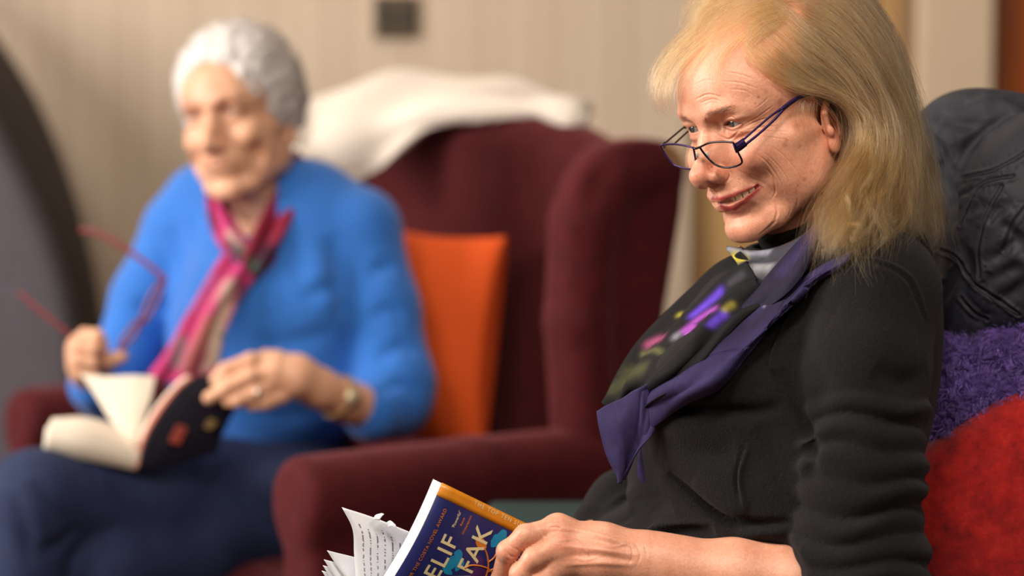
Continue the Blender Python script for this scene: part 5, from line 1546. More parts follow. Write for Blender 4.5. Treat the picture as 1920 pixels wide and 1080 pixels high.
def puffer():
    def fn(P):
        d = ell(P, q0(1800, 296, 150), (0.062, 0.06, 0.070), view_frame(-10))
        d = smin(d, ell(P, q0(1880, 262, 150), (0.075, 0.07, 0.052), view_frame(0)), 0.03)
        d = smin(d, ell(P, q0(1780, 420, 120), (0.030, 0.05, 0.095), view_frame(6)), 0.03)
        m = ell(P, q0(1930, 400, 70), (0.082, 0.075, 0.115), view_frame(-22))
        m = smin(m, ell(P, q0(1850, 520, 80), (0.040, 0.055, 0.072), view_frame(-12)), 0.03)
        m = smin(m, ell(P, q0(1990, 540, 80), (0.07, 0.07, 0.10), view_frame(0)), 0.04)
        m = smin(m, ell(P, q0(1800, 590, 92), (0.028, 0.04, 0.055), view_frame(0)), 0.025)
        return smin(d, m, 0.008)
    lo, hi = around([q0(1700, 680, 30), q0(2130, 150, 260)], 0.03)
    V, F = surface(fn, lo, hi, 0.0036)
    K = Sculpt(V, F)
    q = proj(K.V); K.refine((q[:, 0] < 1930) & (q[:, 1] < 680))
    mm = 0.001
    quilt = [[(1802, 334), (1830, 328), (1862, 320), (1900, 300), (1930, 280)], [(1756, 466), (1792, 484), (1810, 520), (1858, 556), (1910, 590)], [(1878, 350), (1846, 410), (1832, 474), (1836, 520)],
             [(1800, 420), (1816, 380), (1842, 344), (1900, 330)], [(1880, 470), (1900, 420), (1930, 380)], [(1800, 560), (1830, 590), (1850, 600)]]
    for p in quilt:
        K.stroke(p, 1.8 * mm, -2.6 * mm, taper=False, m=30, lip=0.5)
        rng = np.random.default_rng(int(p[0][0]))
        P = spline(np.array(p, float), 26)
        for i in range(1, 25):       # little puckers across the stitching
            t = P[i + 1] - P[i - 1]; t = t / (np.linalg.norm(t) + 1e-6); n = np.array([-t[1], t[0]])
            L_ = rng.uniform(9, 22)
            K.stroke([P[i] - n * L_, P[i] - n * 2], 1.6 * mm, -rng.uniform(0.4, 1.2) * mm, m=6); K.stroke([P[i] + n * 2, P[i] + n * L_], 1.6 * mm, -rng.uniform(0.4, 1.2) * mm, m=6)
    rw = np.random.default_rng(8)
    for i in range(55):
        x, y = rw.uniform(1730, 1925), rw.uniform(180, 610)
        a_ = math.radians(rw.normal(-52, 16)); l_ = rw.uniform(35, 110)
        K.stroke([(x, y), (x + l_ * 0.5 * math.cos(a_) + rw.normal(0, 4), y + l_ * 0.5 * math.sin(a_) + rw.normal(0, 4)), (x + l_ * math.cos(a_), y + l_ * math.sin(a_))], rw.uniform(3.5, 8) * mm, rw.uniform(-3.0, 2.2) * mm, m=10)
    for p, w, a in [([(1722, 230), (1770, 260), (1800, 320)], 8, -8), ([(1740, 200), (1800, 230), (1850, 230)], 9, -6), ([(1790, 330), (1830, 260), (1900, 210)], 7, -7), ([(1760, 300), (1784, 360), (1790, 420)], 7, -7),
                    ([(1850, 500), (1880, 470), (1920, 440)], 8, -7), ([(1850, 530), (1890, 510), (1920, 500)], 8, -6), ([(1870, 410), (1900, 440), (1920, 480)], 6, -5), ([(1810, 200), (1870, 190), (1920, 205)], 9, 5),
                    ([(1830, 380), (1860, 390), (1900, 380)], 6, -3), ([(1800, 450), (1815, 500), (1800, 560)], 7, -5), ([(1740, 260), (1760, 320), (1764, 400)], 9, -5), ([(1860, 570), (1900, 550), (1930, 520)], 8, -6)]:
        K.stroke(p, w * mm, a * mm, m=20)
    m, nt, N, L, p = new_mat('black_nylon')
    n = noise(nt, 16, 6, 0.65); r = ramp(nt, n.outputs['Fac'], [(0.25, srgb(38, 38, 46)), (0.75, srgb(50, 51, 61))])
    L.new(r.outputs['Color'], p.inputs['Base Color']); p.inputs['Roughness'].default_value = 0.6; p.inputs['Specular IOR Level'].default_value = 0.3
    w = N.new('ShaderNodeTexNoise'); w.inputs['Scale'].default_value = 1.0; w.inputs['Detail'].default_value = 6; w.inputs['Distortion'].default_value = 0.6
    tc = N.new('ShaderNodeTexCoord'); mp = N.new('ShaderNodeMapping'); mp.inputs['Rotation'].default_value = (0, 0.7, 0); mp.inputs['Scale'].default_value = (70, 40, 22); L.new(tc.outputs['Object'], mp.inputs['Vector']); L.new(mp.outputs['Vector'], w.inputs['Vector'])
    L.new(bump(nt, w.outputs['Fac'], 0.22, 0.002), p.inputs['Normal'])
    o = K.build('quilted_jacket', None, m)
    tag(o, 'black quilted nylon jacket hung over the armchair back', 'jacket')
    thr = simple_mat('grey_thread', srgb(60, 60, 66), 0.7)
    for pth in quilt[:4]:
        P = K.path(pth, 40)
        if P is None: continue
        V, F = sweep(P - FW * 0.0002, 0.0005, 5); s = mesh('stitching', V, F, None, thr); s.parent = o
puffer()

def footstool():
    c = W(1026, 1046, 2.95)
    st = thing('footstool', 'dark teal upholstered footstool behind the paperback', 'stool', (c[0], c[1], 0))
    teal = simple_mat('teal_cloth', srgb(24, 50, 50), 0.85, 0.15, 80, bump_s=0.3, bump_scale=600)
    top = W(1026, 964, 2.95)[2]
    def fn(P): return boxd(P, (c[0], c[1], top - 0.06), (0.075, 0.10, 0.06), 0.012)
    V, F = surface(fn, (c[0] - 0.11, c[1] - 0.14, top - 0.16), (c[0] + 0.11, c[1] + 0.14, top + 0.03), 0.008)
    mesh('padded_top', V, F, st, teal)
    for s in (-1, 1):
        for t in (-1, 1):
            b = np.array([c[0] + s * 0.04, c[1] + t * 0.07, 0])
            V, F = sweep([b + [0, 0, top - 0.12], b + [s * 0.01, t * 0.01, 0]], [0.022, 0.014], 10); mesh('leg', V, F, st, simple_mat('stool_leg', srgb(70, 44, 28), 0.4))
footstool()
# ================================================================== wing chair behind, with what lies on it
CF = np.array([-0.39, -0.26, 0]); CF /= np.linalg.norm(CF)
CL = np.array([-CF[1], CF[0], 0]); CL = CL if CL[1] < 0 else -CL
CO = np.array([-0.11, 3.64, 0.0])
CB = np.stack([CF, CL, np.array([0, 0, 1.0])], 1)
def C2W(a, b, z): return CO + a * CF + b * CL + np.array([0, 0, z])

def wing_chair():
    ch = thing('wing_chair', 'burgundy velvet wing chair where the woman in blue sits', 'armchair', C2W(0.1, 0, 0))
    m, nt, N, L, p = new_mat('burgundy_velvet')
    n = noise(nt, 40, 4, 0.6); n2 = noise(nt, 700, 2)
    r = ramp(nt, n.outputs['Fac'], [(0.3, srgb(66, 13, 18)), (0.7, srgb(82, 19, 25))])
    L.new(r.outputs['Color'], p.inputs['Base Color']); p.inputs['Roughness'].default_value = 0.8
    p.inputs['Sheen Weight'].default_value = 0.28; p.inputs['Sheen Roughness'].default_value = 0.4; p.inputs['Sheen Tint'].default_value = (1, 0.36, 0.38, 1); p.inputs['Specular IOR Level'].default_value = 0.2
    L.new(bump(nt, n2.outputs['Fac'], 0.3, 0.001), p.inputs['Normal'])
    def part(name, fn, lo, hi, res=0.007):
        def g(P): return fn(P)
        V, F = surface(g, lo, hi, res)
        V = CO + V @ CB.T
        return mesh(name, V, F, ch, m)
    # all shapes in the chair frame (a forward, b to its left, z up)
    def back(P):
        b = P[:, 1]; z = P[:, 2]; a = P[:, 0]
        top = 1.075 - 0.30 * np.clip(np.abs(b - 0.0) - 0.10, 0, None) ** 1.5 * 1.9
        d = np.maximum(np.abs(b) - 0.37, z - top); d = np.maximum(d, 0.30 - z)
        th = np.abs(a + 0.115 + 0.05 * (z - 0.9)) - 0.05
        return smax(d, th, 0.05)
    part('backrest', back, (-0.24, -0.45, 0.26), (0.02, 0.45, 1.13))
    for s in (-1, 1):
        def wing(P, s=s):
            a = P[:, 0]; b = P[:, 1] - s * 0.385; z = P[:, 2]
            front = 0.03 + 0.02 * np.sin((z - 0.65) * 7)
            d = smax(smax(a - front, -0.150 - 0.20 * (z - 0.95) - a, 0.02), z - (1.045 + 0.08 * np.clip(-a - 0.03, 0, None)), 0.11)
            d = smax(d, 0.55 - z, 0.02)
            d = smax(d, np.abs(b) - 0.028, 0.02)
            roll = tube(P, [(0.0, s * 0.385, 0.60), (0.015, s * 0.385, 0.80), (0.005, s * 0.385, 0.93), (-0.04, s * 0.385, 0.995), (-0.12, s * 0.385, 1.005)], [0.048, 0.046, 0.045, 0.043, 0.037], 0.01)
            return smin(d, roll, 0.012)
        part('wing', wing, (-0.34, s * 0.385 - 0.09, 0.5), (0.08, s * 0.385 + 0.09, 1.09))
        def arm(P, s=s):
            d = tube(P, [(-0.10, s * 0.395, 0.600), (0.20, s * 0.395, 0.598), ((0.47 if s > 0 else 0.52), s * 0.395, 0.592)], [0.052, 0.055, 0.060], 0.01)
            d = smax(d, P[:, 0] - (0.475 if s > 0 else 0.525), 0.03)
            d = smin(d, boxd(P, (0.165, s * 0.395, 0.35), (0.30, 0.045, 0.24), 0.02), 0.02)
            return d
        part('armrest', arm, (-0.32, s * 0.395 - 0.09, 0.08), (0.58, s * 0.395 + 0.09, 0.69))
    part('seat_cushion', lambda P: boxd(P, (0.20, 0, 0.40), (0.27, 0.335, 0.07), 0.05), (-0.24, -0.38, 0.30), (0.52, 0.38, 0.50), 0.01)
    part('seat_base', lambda P: boxd(P, (0.16, 0, 0.22), (0.29, 0.345, 0.12), 0.02), (-0.28, -0.4, 0.07), (0.50, 0.4, 0.37), 0.012)
    for s in (-1, 1):
        for a in (-0.1, 0.42):
            b = C2W(a, s * 0.36, 0)
            V, F = sweep([b + [0, 0, 0.12], b + [0, 0, 0.05], b], [0.028, 0.022, 0.016], 12); mesh('leg', V, F, ch, simple_mat('chair_leg_wood', srgb(64, 34, 20), 0.35))
wing_chair()

q1 = lambda x, y, z=0: W(x, y, D1 + z / 1000.0)
def blanket():
    C = [[q1(556, 250, 330), q1(600, 190, 420), q1(700, 156, 470), q1(800, 146, 470), q1(920, 156, 420), q1(1010, 172, 350), q1(1084, 188, 270), q1(1108, 214, 220)],
         [q1(552, 270, 270), q1(596, 216, 330), q1(700, 184, 370), q1(800, 170, 360), q1(920, 176, 300), q1(1010, 186, 230), q1(1080, 200, 160), q1(1104, 218, 140)],
         [q1(558, 296, 240), q1(604, 262, 280), q1(690, 236, 300), q1(780, 208, 290), q1(900, 192, 240), q1(1000, 198, 160), q1(1072, 212, 110), q1(1098, 226, 100)],
         [q1(586, 324, 230), q1(632, 316, 260), q1(700, 286, 280), q1(780, 236, 270), q1(890, 206, 220), q1(990, 208, 150), q1(1064, 220, 100), q1(1090, 234, 95)],
         [q1(620, 336, 240), q1(664, 340, 262), q1(716, 312, 284), q1(790, 250, 276), q1(890, 214, 230), q1(990, 214, 160), q1(1060, 226, 110), q1(1084, 240, 105)]]
    V = patch(C, 60, 110); Fq = grid_faces(60, 110)
    N = normals(V, Fq)
    if N[:, 1].mean() > 0: Fq = Fq[:, ::-1]; N = -N
    u = np.repeat(np.linspace(0, 1, 60), 110); v = np.tile(np.linspace(0, 1, 110), 60)
    V = V + N * (0.006 * np.sin(v * 22 + 3 * np.sin(u * 3)) + 0.005 * np.sin(u * 12 + 4 * v))[:, None]
    V, F = thicken(V, Fq, 0.014)
    o = mesh('blanket', V, F, None, simple_mat('white_wool', srgb(232, 220, 208), 0.9, 0.04, 60, bump_s=0.4, bump_scale=250, bump_d=0.003))
    tag(o, 'white knitted blanket draped over the wing chair back', 'blanket')
blanket()

def orange_cushion():
    c = q1(806, 632, 95)
    R = view_frame(-6)
    a = math.radians(28)      # turned to lean on the chair back
    Ry = np.stack([R[:, 0] * math.cos(a) - R[:, 1] * math.sin(a), R[:, 0] * math.sin(a) + R[:, 1] * math.cos(a), R[:, 2]], 1)
    hw, hh = 0.110, 0.158
    def fn(P):
        q = (P - _r(c)) @ _r(Ry)
        x, z = np.abs(q[:, 0]) / hw, np.abs(q[:, 2]) / hh
        pinch = 1 - 0.10 * (1 - np.clip(np.maximum(x, z), 0, 1)) 
        e = np.maximum(x / (1 - 0.07 * (1 - z ** 2)), z / (1 - 0.07 * (1 - x ** 2)))
        th = 0.050 * np.clip(1 - np.clip(x, 0, 1) ** 2.5, 0, 1) ** 0.5 * np.clip(1 - np.clip(z, 0, 1) ** 2.5, 0, 1) ** 0.5 + 0.004
        return smax((e - 1) * hw, np.abs(q[:, 1]) - th, 0.004) * 0.7
    V, F = surface(fn, c - 0.22, c + 0.22, 0.005, margin=1.6)
    o = mesh('cushion', V, F, None, simple_mat('orange_weave', srgb(240, 92, 24), 0.85, 0.10, 300, bump_s=0.4, bump_scale=500, bump_d=0.002))
    tag(o, 'plain orange square cushion propped behind the woman in blue', 'cushion')
orange_cushion()

def grey_chair():
    d = 4.2
    ch = thing('high_back_chair', 'charcoal grey high-backed armchair beyond the burgundy armrest', 'armchair', (-1.35, 4.2, 0))
    grey = simple_mat('grey_upholstery', srgb(84, 78, 86), 0.9, 0.12, 60, bump_s=0.3, bump_scale=500)
    dark = simple_mat('dark_brown_side', srgb(44, 34, 32), 0.85, 0.15, 60, bump_s=0.3, bump_scale=500)
    fr = [(-330, 40), (-240, 62), (-150, 110), (-60, 190), (-10, 270), (40, 370), (84, 470), (114, 570), (130, 680), (136, 800), (136, 950)]
    bk = [(-330, -120), (-240, -104), (-150, -62), (-60, 20), (0, 95), (62, 196), (118, 330), (158, 470), (182, 600), (190, 740), (190, 950)]
    A = np.array([W(x, y, d - 0.10) for x, y in fr]); B = np.array([W(x, y, d + 0.16) for x, y in bk])
    A, B = spline(A, 60), spline(B, 60)
    left = A.copy(); left[:, 0] = -1.72; left[:, 1] += 0.05
    mid = A * 0.5 + left * 0.5; mid[:, 1] -= 0.05
    V = patch(np.stack([left, mid, A * 0.9 + mid * 0.1 - np.array([0, 0.01, 0]), A])[:, ::2], 24, 60); 
    V2, F2 = thicken(V, grid_faces(24, 60), 0.05); mesh('back_panel', V2, F2, ch, grey)
    M = (A + B) / 2 + np.array([0.012, -0.01, 0.0])
    V = patch(np.stack([A, M, B])[:, ::2], 12, 60); V2, F2 = thicken(V, grid_faces(12, 60), 0.02); mesh('side_panel', V2, F2, ch, dark)
    box('seat_cushion', (-1.75, 3.62, 0.32), (-1.15, 4.08, 0.46), grey, ch, 0.04, True, 4)
    box('seat_base', (-1.75, 3.64, 0.12), (-1.15, 4.08, 0.31), dark, ch, 0.02, True, 3)
    for x in (-1.7, -1.2):
        for y in (3.7, 4.02):
            V, F = sweep([(x, y, 0.13), (x, y, 0)], [0.025, 0.018], 10); mesh('leg', V, F, ch, dark)
grey_chair()
# ================================================================== the reader in the wing chair
POSE1 = place_head((452, 214), D1 - 0.02, 21, 5, 7, 1.0)
person1 = thing('person', 'white-haired woman in bright blue jumper reading in the wing chair', 'person', (-0.38, 3.40, 0))
SKIN1 = skin_material('skin_older', srgb(228, 178, 146)[:3])
def woman1():
    mm = 0.001
    V, F = surface(head_sdf(0.0, mouth_open=0.0, eye_open=0.5, gaunt=0.25), (-88, -106, -180), (88, 134, 122), 2.2)
    H = Sculpt(to_world(V, POSE1), F)
    for p, w, a in [([(352, 300), (366, 312), (370, 330)], 3, -2), ([(440, 290), (456, 310), (456, 330)], 3, -2.5), ([(376, 288), (364, 304)], 3, -2), ([(428, 280), (446, 296)], 3, -2.2),
                    ([(470, 300), (480, 330), (476, 352)], 4, -2), ([(350, 172), (390, 166), (440, 168)], 3, -1), ([(352, 156), (392, 150), (440, 152)], 3, -1)]:
        H.stroke(p, w * mm, a * 0.6 * mm)
    for p, w in (([(382, 306), (405, 302), (430, 304)], 4),): H.paint(p, w * mm, (0.72, 0.50, 0.52), 0.8, 1.2, mul=True)
    for p in ([(338, 192), (356, 186), (374, 192)], [(412, 188), (434, 180), (460, 188)]): H.paint(p, 3 * mm, (0.62, 0.55, 0.52), 0.7, 1.0, mul=True)
    for p in ([(346, 210), (370, 214)], [(420, 206), (452, 208)]): H.paint(p, 10 * mm, (0.42, 0.30, 0.29), 0.8, 1.0, mul=True)  # shade of the eye sockets painted into the skin colour
    for x, y, r in [(470, 260, 5), (500, 220, 4), (360, 250, 4), (440, 140, 5), (390, 130, 4)]: H.paint([(x, y)], r * mm, (0.8, 0.62, 0.5), 0.5, 1.2, mul=True)
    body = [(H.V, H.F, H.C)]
    for sx in (-1, 1): eyeball('eye', (31 * sx, 70, 4.5), POSE1, (0.15, 0.9, -0.15), person1, EYE_MAT)
    # short curly white hair
    rng = np.random.default_rng(21)
    bumps = rng.normal(0, 1, (330, 3)); bumps /= np.linalg.norm(bumps, axis=1)[:, None]
    def hair(P):
        x, y, z = P[:, 0], P[:, 1], P[:, 2]; ax = np.abs(x)
        d = ell(P, (0, -10, 44), (86, 100, 88))
        d = smin(d, ell(np.stack([ax, y, z], 1), (66, -20, 6), (22, 46, 48)), 20)
        face = np.maximum(ell(P, (0, 98, 0), (57, 68, 80)), -1e3)
        d = smax(d, -face, 10)
        d = smax(d, -(z + 34 + 0.25 * (y)), 8)
        return d
    Vh, Fh = surface(hair, (-100, -120, -60), (100, 110, 140), 2.6)
    Nn = normals(Vh, Fh); dirs = Vh / np.linalg.norm(Vh, axis=1)[:, None]
    disp = np.zeros(len(Vh))
    for b in bumps:
        disp = np.maximum(disp, 6.5 * np.exp(-((np.linalg.norm(dirs - b, axis=1) / 0.10) ** 2)))
    Vh = Vh + Nn * (disp - 3)[:, None]
    w = to_world(Vh, POSE1)
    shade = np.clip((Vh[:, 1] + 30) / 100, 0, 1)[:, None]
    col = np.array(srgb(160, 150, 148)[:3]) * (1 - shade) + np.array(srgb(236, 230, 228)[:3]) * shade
    hm = mesh('hair', w, Fh, person1, simple_mat('white_hair_mass', (0.95, 0.95, 0.95, 1), 0.7, 0.15, 90, bump_s=0.6, bump_scale=160, bump_d=0.004, use_col=True), True, col)
    st = []
    for _ in range(3600):
        i = rng.integers(len(Vh)); b = Vh[i]; n = Nn[i]
        t = np.cross(n, rng.normal(0, 1, 3)); t /= np.linalg.norm(t) + 1e-9; s2 = np.cross(n, t); R_ = rng.uniform(4, 9)
        a = np.linspace(0, rng.uniform(2, 4.5), 9)[:, None]
        st.append(to_world(b - n * 2 + n * (R_ * 0.7 * np.sin(a * 0.6)) + t * R_ * np.sin(a) + s2 * R_ * (1 - np.cos(a)), POSE1))
    h = strands('curls', st, 0.00025, None, hair_material('white_hair', srgb(170, 162, 160), srgb(238, 232, 230), 0.4)); h.parent = hm
    # ---------------------------------------------------------------- blue jumper
    p = q1
    B = frame(24, 6)
    def jumper(P):
        d = ell(P, p(500, 520, 25), (0.150, 0.105, 0.165), B)
        d = smin(d, ell(P, p(505, 700, 20), (0.155, 0.118, 0.15), B), 0.06)
        d = smin(d, ell(P, p(430, 560, -60), (0.062, 0.05, 0.06), B), 0.05)
        d = smin(d, ell(P, p(575, 560, -55), (0.064, 0.05, 0.06), B), 0.05)
        d = smin(d, tube(P, [p(480, 350, 40), p(590, 385, 25), p(672, 432, 5)], [0.050, 0.058, 0.060], 0.02), 0.04)
        d = smin(d, tube(P, [p(450, 350, 50), p(380, 380, 65), p(340, 430, 70)], [0.048, 0.052, 0.054], 0.02), 0.04)
        d = smin(d, tube(P, [p(672, 432, 5), p(708, 580, -20), p(738, 720, -50), p(736, 752, -60)], [0.060, 0.058, 0.056, 0.050], 0.02), 0.014)
        d = smin(d, tube(P, [p(736, 752, -60), p(700, 770, -100)], [0.050, 0.044], 0.02), 0.02)
        d = smin(d, tube(P, [p(340, 430, 70), p(276, 560, 60), p(226, 690, 30)], [0.054, 0.050, 0.046], 0.02), 0.014)
        d = smin(d, tube(P, [p(226, 690, 30), p(200, 730, -10), p(176, 724, -50)], [0.046, 0.042, 0.036], 0.02), 0.02)
        d = smax(d, -tube(P, [p(470, 330, 25), p(450, 400, -70)], [0.062, 0.040], 0.01), 0.01)
        return d
    lo, hi = around([p(120, 880, -220), p(820, 320, 190)], 0.03)
    V, F = surface(jumper, lo, hi, 0.006)
    J = Sculpt(V, F)
    for pts, w_, a in [([(620, 440), (640, 540), (650, 600)], 14, -10), ([(690, 520), (720, 500), (740, 510)], 10, -6), ([(690, 600), (730, 580), (760, 600)], 10, -6), ([(700, 680), (750, 650), (784, 670)], 10, -7),
                       ([(560, 560), (610, 540), (640, 530)], 12, -7), ([(480, 650), (560, 640), (630, 620)], 14, -6), ([(330, 420), (340, 500), (330, 580)], 12, -7), ([(250, 560), (280, 580), (320, 570)], 10, -6),
                       ([(440, 760), (520, 780), (620, 770)], 14, -6), ([(540, 440), (560, 500), (550, 540)], 16, -4), ([(700, 740), (750, 720), (790, 740)], 8, -6), ([(360, 400), (370, 460)], 10, -5)]:
        J.stroke(pts, w_ * mm, a * mm, m=18)
    J.build('blue_jumper', person1, simple_mat('blue_wool', srgb(38, 112, 204), 0.85, 0.10, 120, bump_s=0.4, bump_scale=420, bump_d=0.002, sheen=0.25))
    # ---------------------------------------------------------------- trousers, one leg crossed over the other
    def trousers(P):
        d = ell(P, p(500, 900, 20), (0.17, 0.13, 0.09), B)
        d = smin(d, tube(P, [p(470, 940, 0), p(260, 950, -160), p(70, 938, -280)], [0.088, 0.078, 0.066], 0.03), 0.03)
        d = smin(d, tube(P, [p(70, 938, -280), p(30, 1100, -290), p(20, 1330, -280)], [0.064, 0.058, 0.050], 0.03), 0.02)
        d = smin(d, tube(P, [p(560, 985, 30), p(360, 1020, -110), p(200, 1070, -230)], [0.086, 0.078, 0.066], 0.03), 0.016)
        d = smin(d, tube(P, [p(200, 1070, -230), p(190, 1400, -200)], [0.062, 0.05], 0.03), 0.02)
        return d
    lo, hi = around([p(-60, 1420, -380), p(740, 830, 200)], 0.12)
    V, F = surface(trousers, lo, hi, 0.008)
    J = Sculpt(V, F)
    for pts, w_, a in [([(60, 900), (110, 960), (150, 1010)], 10, -6), ([(20, 920), (50, 1000), (60, 1060)], 10, -6), ([(200, 900), (240, 950), (300, 1000)], 14, -6), ([(150, 990), (110, 1020), (70, 1040)], 8, -8)]:
        J.stroke(pts, w_ * mm, a * mm)
    J.build('trousers', person1, simple_mat('navy_cotton', srgb(24, 37, 74), 0.85, 0.18, 70, bump_s=0.3, bump_scale=500))
    for x, z0 in ((20, -280), (190, -200)):
        b = p(x, 1400, z0)
        def shoe(P, b=b): return smin(ell(P, (b[0] - 0.03, b[1] - 0.06, 0.045), (0.042, 0.115, 0.042)), ell(P, (b[0], b[1] + 0.01, 0.06), (0.036, 0.045, 0.055)), 0.02)
        V, F = surface(lambda P: smax(shoe(P), -(P[:, 2] - 0.004), 0.004), (b[0] - 0.12, b[1] - 0.22, -0.02), (b[0] + 0.1, b[1] + 0.1, 0.15), 0.006)
        mesh('shoe', V, F, person1, simple_mat('black_leather', srgb(28, 26, 28), 0.4))
        V, F = sweep([b * [1, 1, 0] + [0, 0, 0.10], np.array([b[0], b[1], b[2] + 0.05])], [0.038, 0.045], 14); mesh('sock', V, F, person1, simple_mat('dark_sock', srgb(30, 32, 44), 0.9))
    # ---------------------------------------------------------------- scarf
    m = scarf_material()
    pink, crim, cream, teal, navy, lil = srgb(196, 62, 120)[:3], srgb(130, 28, 52)[:3], srgb(214, 200, 176)[:3], srgb(60, 112, 96)[:3], srgb(42, 34, 56)[:3], srgb(190, 110, 180)[:3]
    class S1(Stack):
        def pt(self, px, py, lift, default): return W(px, py, D1 + default / 1000.0)
    root = cloth('scarf', [
        [(556, 284, 0, 20), (530, 330, 0, -20), (500, 390, 0, -70), (474, 440, 0, -100), (450, 486, 0, -112)],
        [(584, 322, 0, -10), (560, 376, 0, -46), (526, 430, 0, -86), (494, 474, 0, -112), (466, 510, 0, -120)],
        [(592, 344, 0, 0), (574, 400, 0, -34), (540, 454, 0, -70), (508, 500, 0, -100), (480, 530, 0, -112)]],
        person1, m, S1(), crim, blobs=[([(560, 320), (520, 400)], 14, pink, 0.5), ([(512, 462), (486, 500)], 18, navy, 0.9), ([(572, 340), (560, 372)], 10, srgb(150, 60, 70)[:3], 0.7), ([(540, 430), (520, 450)], 12, srgb(190, 60, 90)[:3], 0.6), (470, 500, 12, teal, 0.7)],
        folds=[(2, 5, 0.3, 'u')], th=0.004, nu=30, nv=40)
    def part(name, rows, base, **k):
        o = cloth(name, rows, None, m, S1(), base, th=0.004, **k); o.parent = root
    part('collar_fold', [
        [(388, 372, 0, -40), (394, 420, 0, -66), (420, 470, 0, -90), (456, 500, 0, -100)],
        [(402, 356, 0, -30), (420, 410, 0, -70), (444, 456, 0, -96), (472, 486, 0, -106)],
        [(418, 372, 0, -30), (440, 420, 0, -60), (462, 452, 0, -84), (488, 474, 0, -96)]],
        pink, blobs=[([(396, 400), (400, 430)], 8, navy, 0.7), ([(430, 440), (450, 470)], 8, cream, 0.7), ([(452, 470), (474, 492)], 11, teal, 0.9), ([(430, 456), (448, 480)], 9, navy, 0.8)], folds=[(2, 3, 0.3, 'u')], nu=24, nv=30)
    part('hanging_end', [
        [(420, 480, 0, -110), (372, 560, 0, -140), (326, 640, 0, -150), (278, 700, 0, -140)],
        [(446, 494, 0, -122), (398, 570, 0, -150), (352, 650, 0, -160), (306, 716, 0, -150)],
        [(470, 506, 0, -118), (426, 580, 0, -140), (392, 650, 0, -150), (358, 716, 0, -145)],
        [(478, 510, 0, -110), (440, 580, 0, -132), (418, 640, 0, -140), (400, 706, 0, -140)]],
        pink, blobs=[([(432, 540), (410, 600), (400, 660)], 13, cream, 0.9), ([(456, 540), (440, 600)], 10, navy, 0.8), ([(340, 640), (330, 680)], 9, srgb(120, 130, 130)[:3], 0.8), ([(390, 600), (350, 690)], 9, srgb(170, 120, 90)[:3], 0.7),
                     ([(410, 670), (380, 690)], 8, cream, 0.8), ([(420, 630), (425, 660)], 7, teal, 0.8), ([(400, 520), (360, 580)], 6, lil, 0.6)], folds=[(2.5, 5, 0.2, 'u')], nu=40, nv=50)
    # ---------------------------------------------------------------- hands
    def left_hand(P):
        d = tube(P, [p(700, 770, -100), p(648, 752, -140), p(600, 728, -170)], [0.034, 0.028, 0.025], 0.01)
        d = smin(d, tube(P, [p(600, 728, -170), p(556, 706, -190), p(516, 696, -200)], [0.025, 0.029, 0.026], 0.01), 0.015)
        for pts, r in [([(520, 672, -196), (470, 676, -214), (424, 694, -216), (404, 712, -214)], 0.0105), ([(512, 694, -206), (468, 706, -222), (424, 728, -226), (392, 746, -224)], 0.0105),
                       ([(512, 720, -208), (478, 736, -222), (446, 750, -224), (428, 752, -222)], 0.0100), ([(530, 742, -204), (500, 754, -214), (472, 760, -216)], 0.0095), ([(560, 690, -180), (500, 672, -180), (452, 684, -176)], 0.0115)]:
            d = smin(d, tube(P, [p(*q) for q in pts], [r * 1.1] + [r] * (len(pts) - 2) + [r * 0.85], 0.004), 0.006)
        return d
    lo, hi = around([p(370, 800, -250), p(720, 650, -70)], 0.04)
    V, F = surface(left_hand, lo, hi, 0.003)
    body.append((V, F, None))
    def right_hand(P):
        d = tube(P, [p(190, 730, -30), p(172, 700, -66), p(166, 676, -90)], [0.030, 0.026, 0.026], 0.01)
        d = smin(d, tube(P, [p(166, 690, -86), p(160, 656, -108)], [0.028, 0.027], 0.01), 0.012)
        for pts, r in [([(148, 654, -116), (160, 630, -134), (182, 632, -140), (192, 648, -136)], 0.0110), ([(140, 672, -120), (150, 650, -142), (176, 656, -148)], 0.0105), ([(140, 690, -118), (150, 674, -140), (176, 680, -144)], 0.0100),
                       ([(176, 676, -108), (206, 676, -124), (228, 668, -130)], 0.0110), ([(146, 706, -112), (156, 696, -132), (178, 700, -134)], 0.0095)]:
            d = smin(d, tube(P, [p(*q) for q in pts], [r * 1.1] + [r] * (len(pts) - 2) + [r * 0.85], 0.004), 0.006)
        return d
    lo, hi = around([p(110, 760, -180), p(240, 600, 0)], 0.04)
    V, F = surface(right_hand, lo, hi, 0.003)
    body.append((V, F, None))
    def torso(P):
        d = ell(P, p(502, 530, 25), (0.125, 0.082, 0.14), B)
        d = smin(d, ell(P, p(505, 720, 20), (0.128, 0.092, 0.13), B), 0.05)
        d = smin(d, tube(P, [p(478, 350, 30), p(486, 440, 30)], [0.045, 0.048], 0.02), 0.03)
        d = smin(d, tube(P, [p(500, 430, 30), p(668, 436, 8), p(712, 600, -22), p(734, 744, -58), p(690, 768, -104)], [0.038, 0.040, 0.034, 0.032, 0.028], 0.02), 0.02)
        d = smin(d, tube(P, [p(460, 430, 45), p(344, 436, 68), p(278, 565, 58), p(226, 692, 28), p(186, 724, -36)], [0.038, 0.038, 0.032, 0.030, 0.024], 0.02), 0.02)
        return d
    lo, hi = around([p(150, 900, -140), p(780, 320, 190)], 0.03)
    V, F = surface(torso, lo, hi, 0.010)
    body.append((V, F, None))
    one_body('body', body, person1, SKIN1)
    # watch and ring
    wt = thing('wristwatch', 'small gold wristwatch on the wrist of the woman in blue', 'watch', p(632, 744, -150))
    ax = p(648, 752, -140) - p(600, 728, -170); ax /= np.linalg.norm(ax); c = p(634, 745, -149)
    s = np.cross(ax, [0, 0, 1]); s /= np.linalg.norm(s); w_ = np.cross(s, ax)
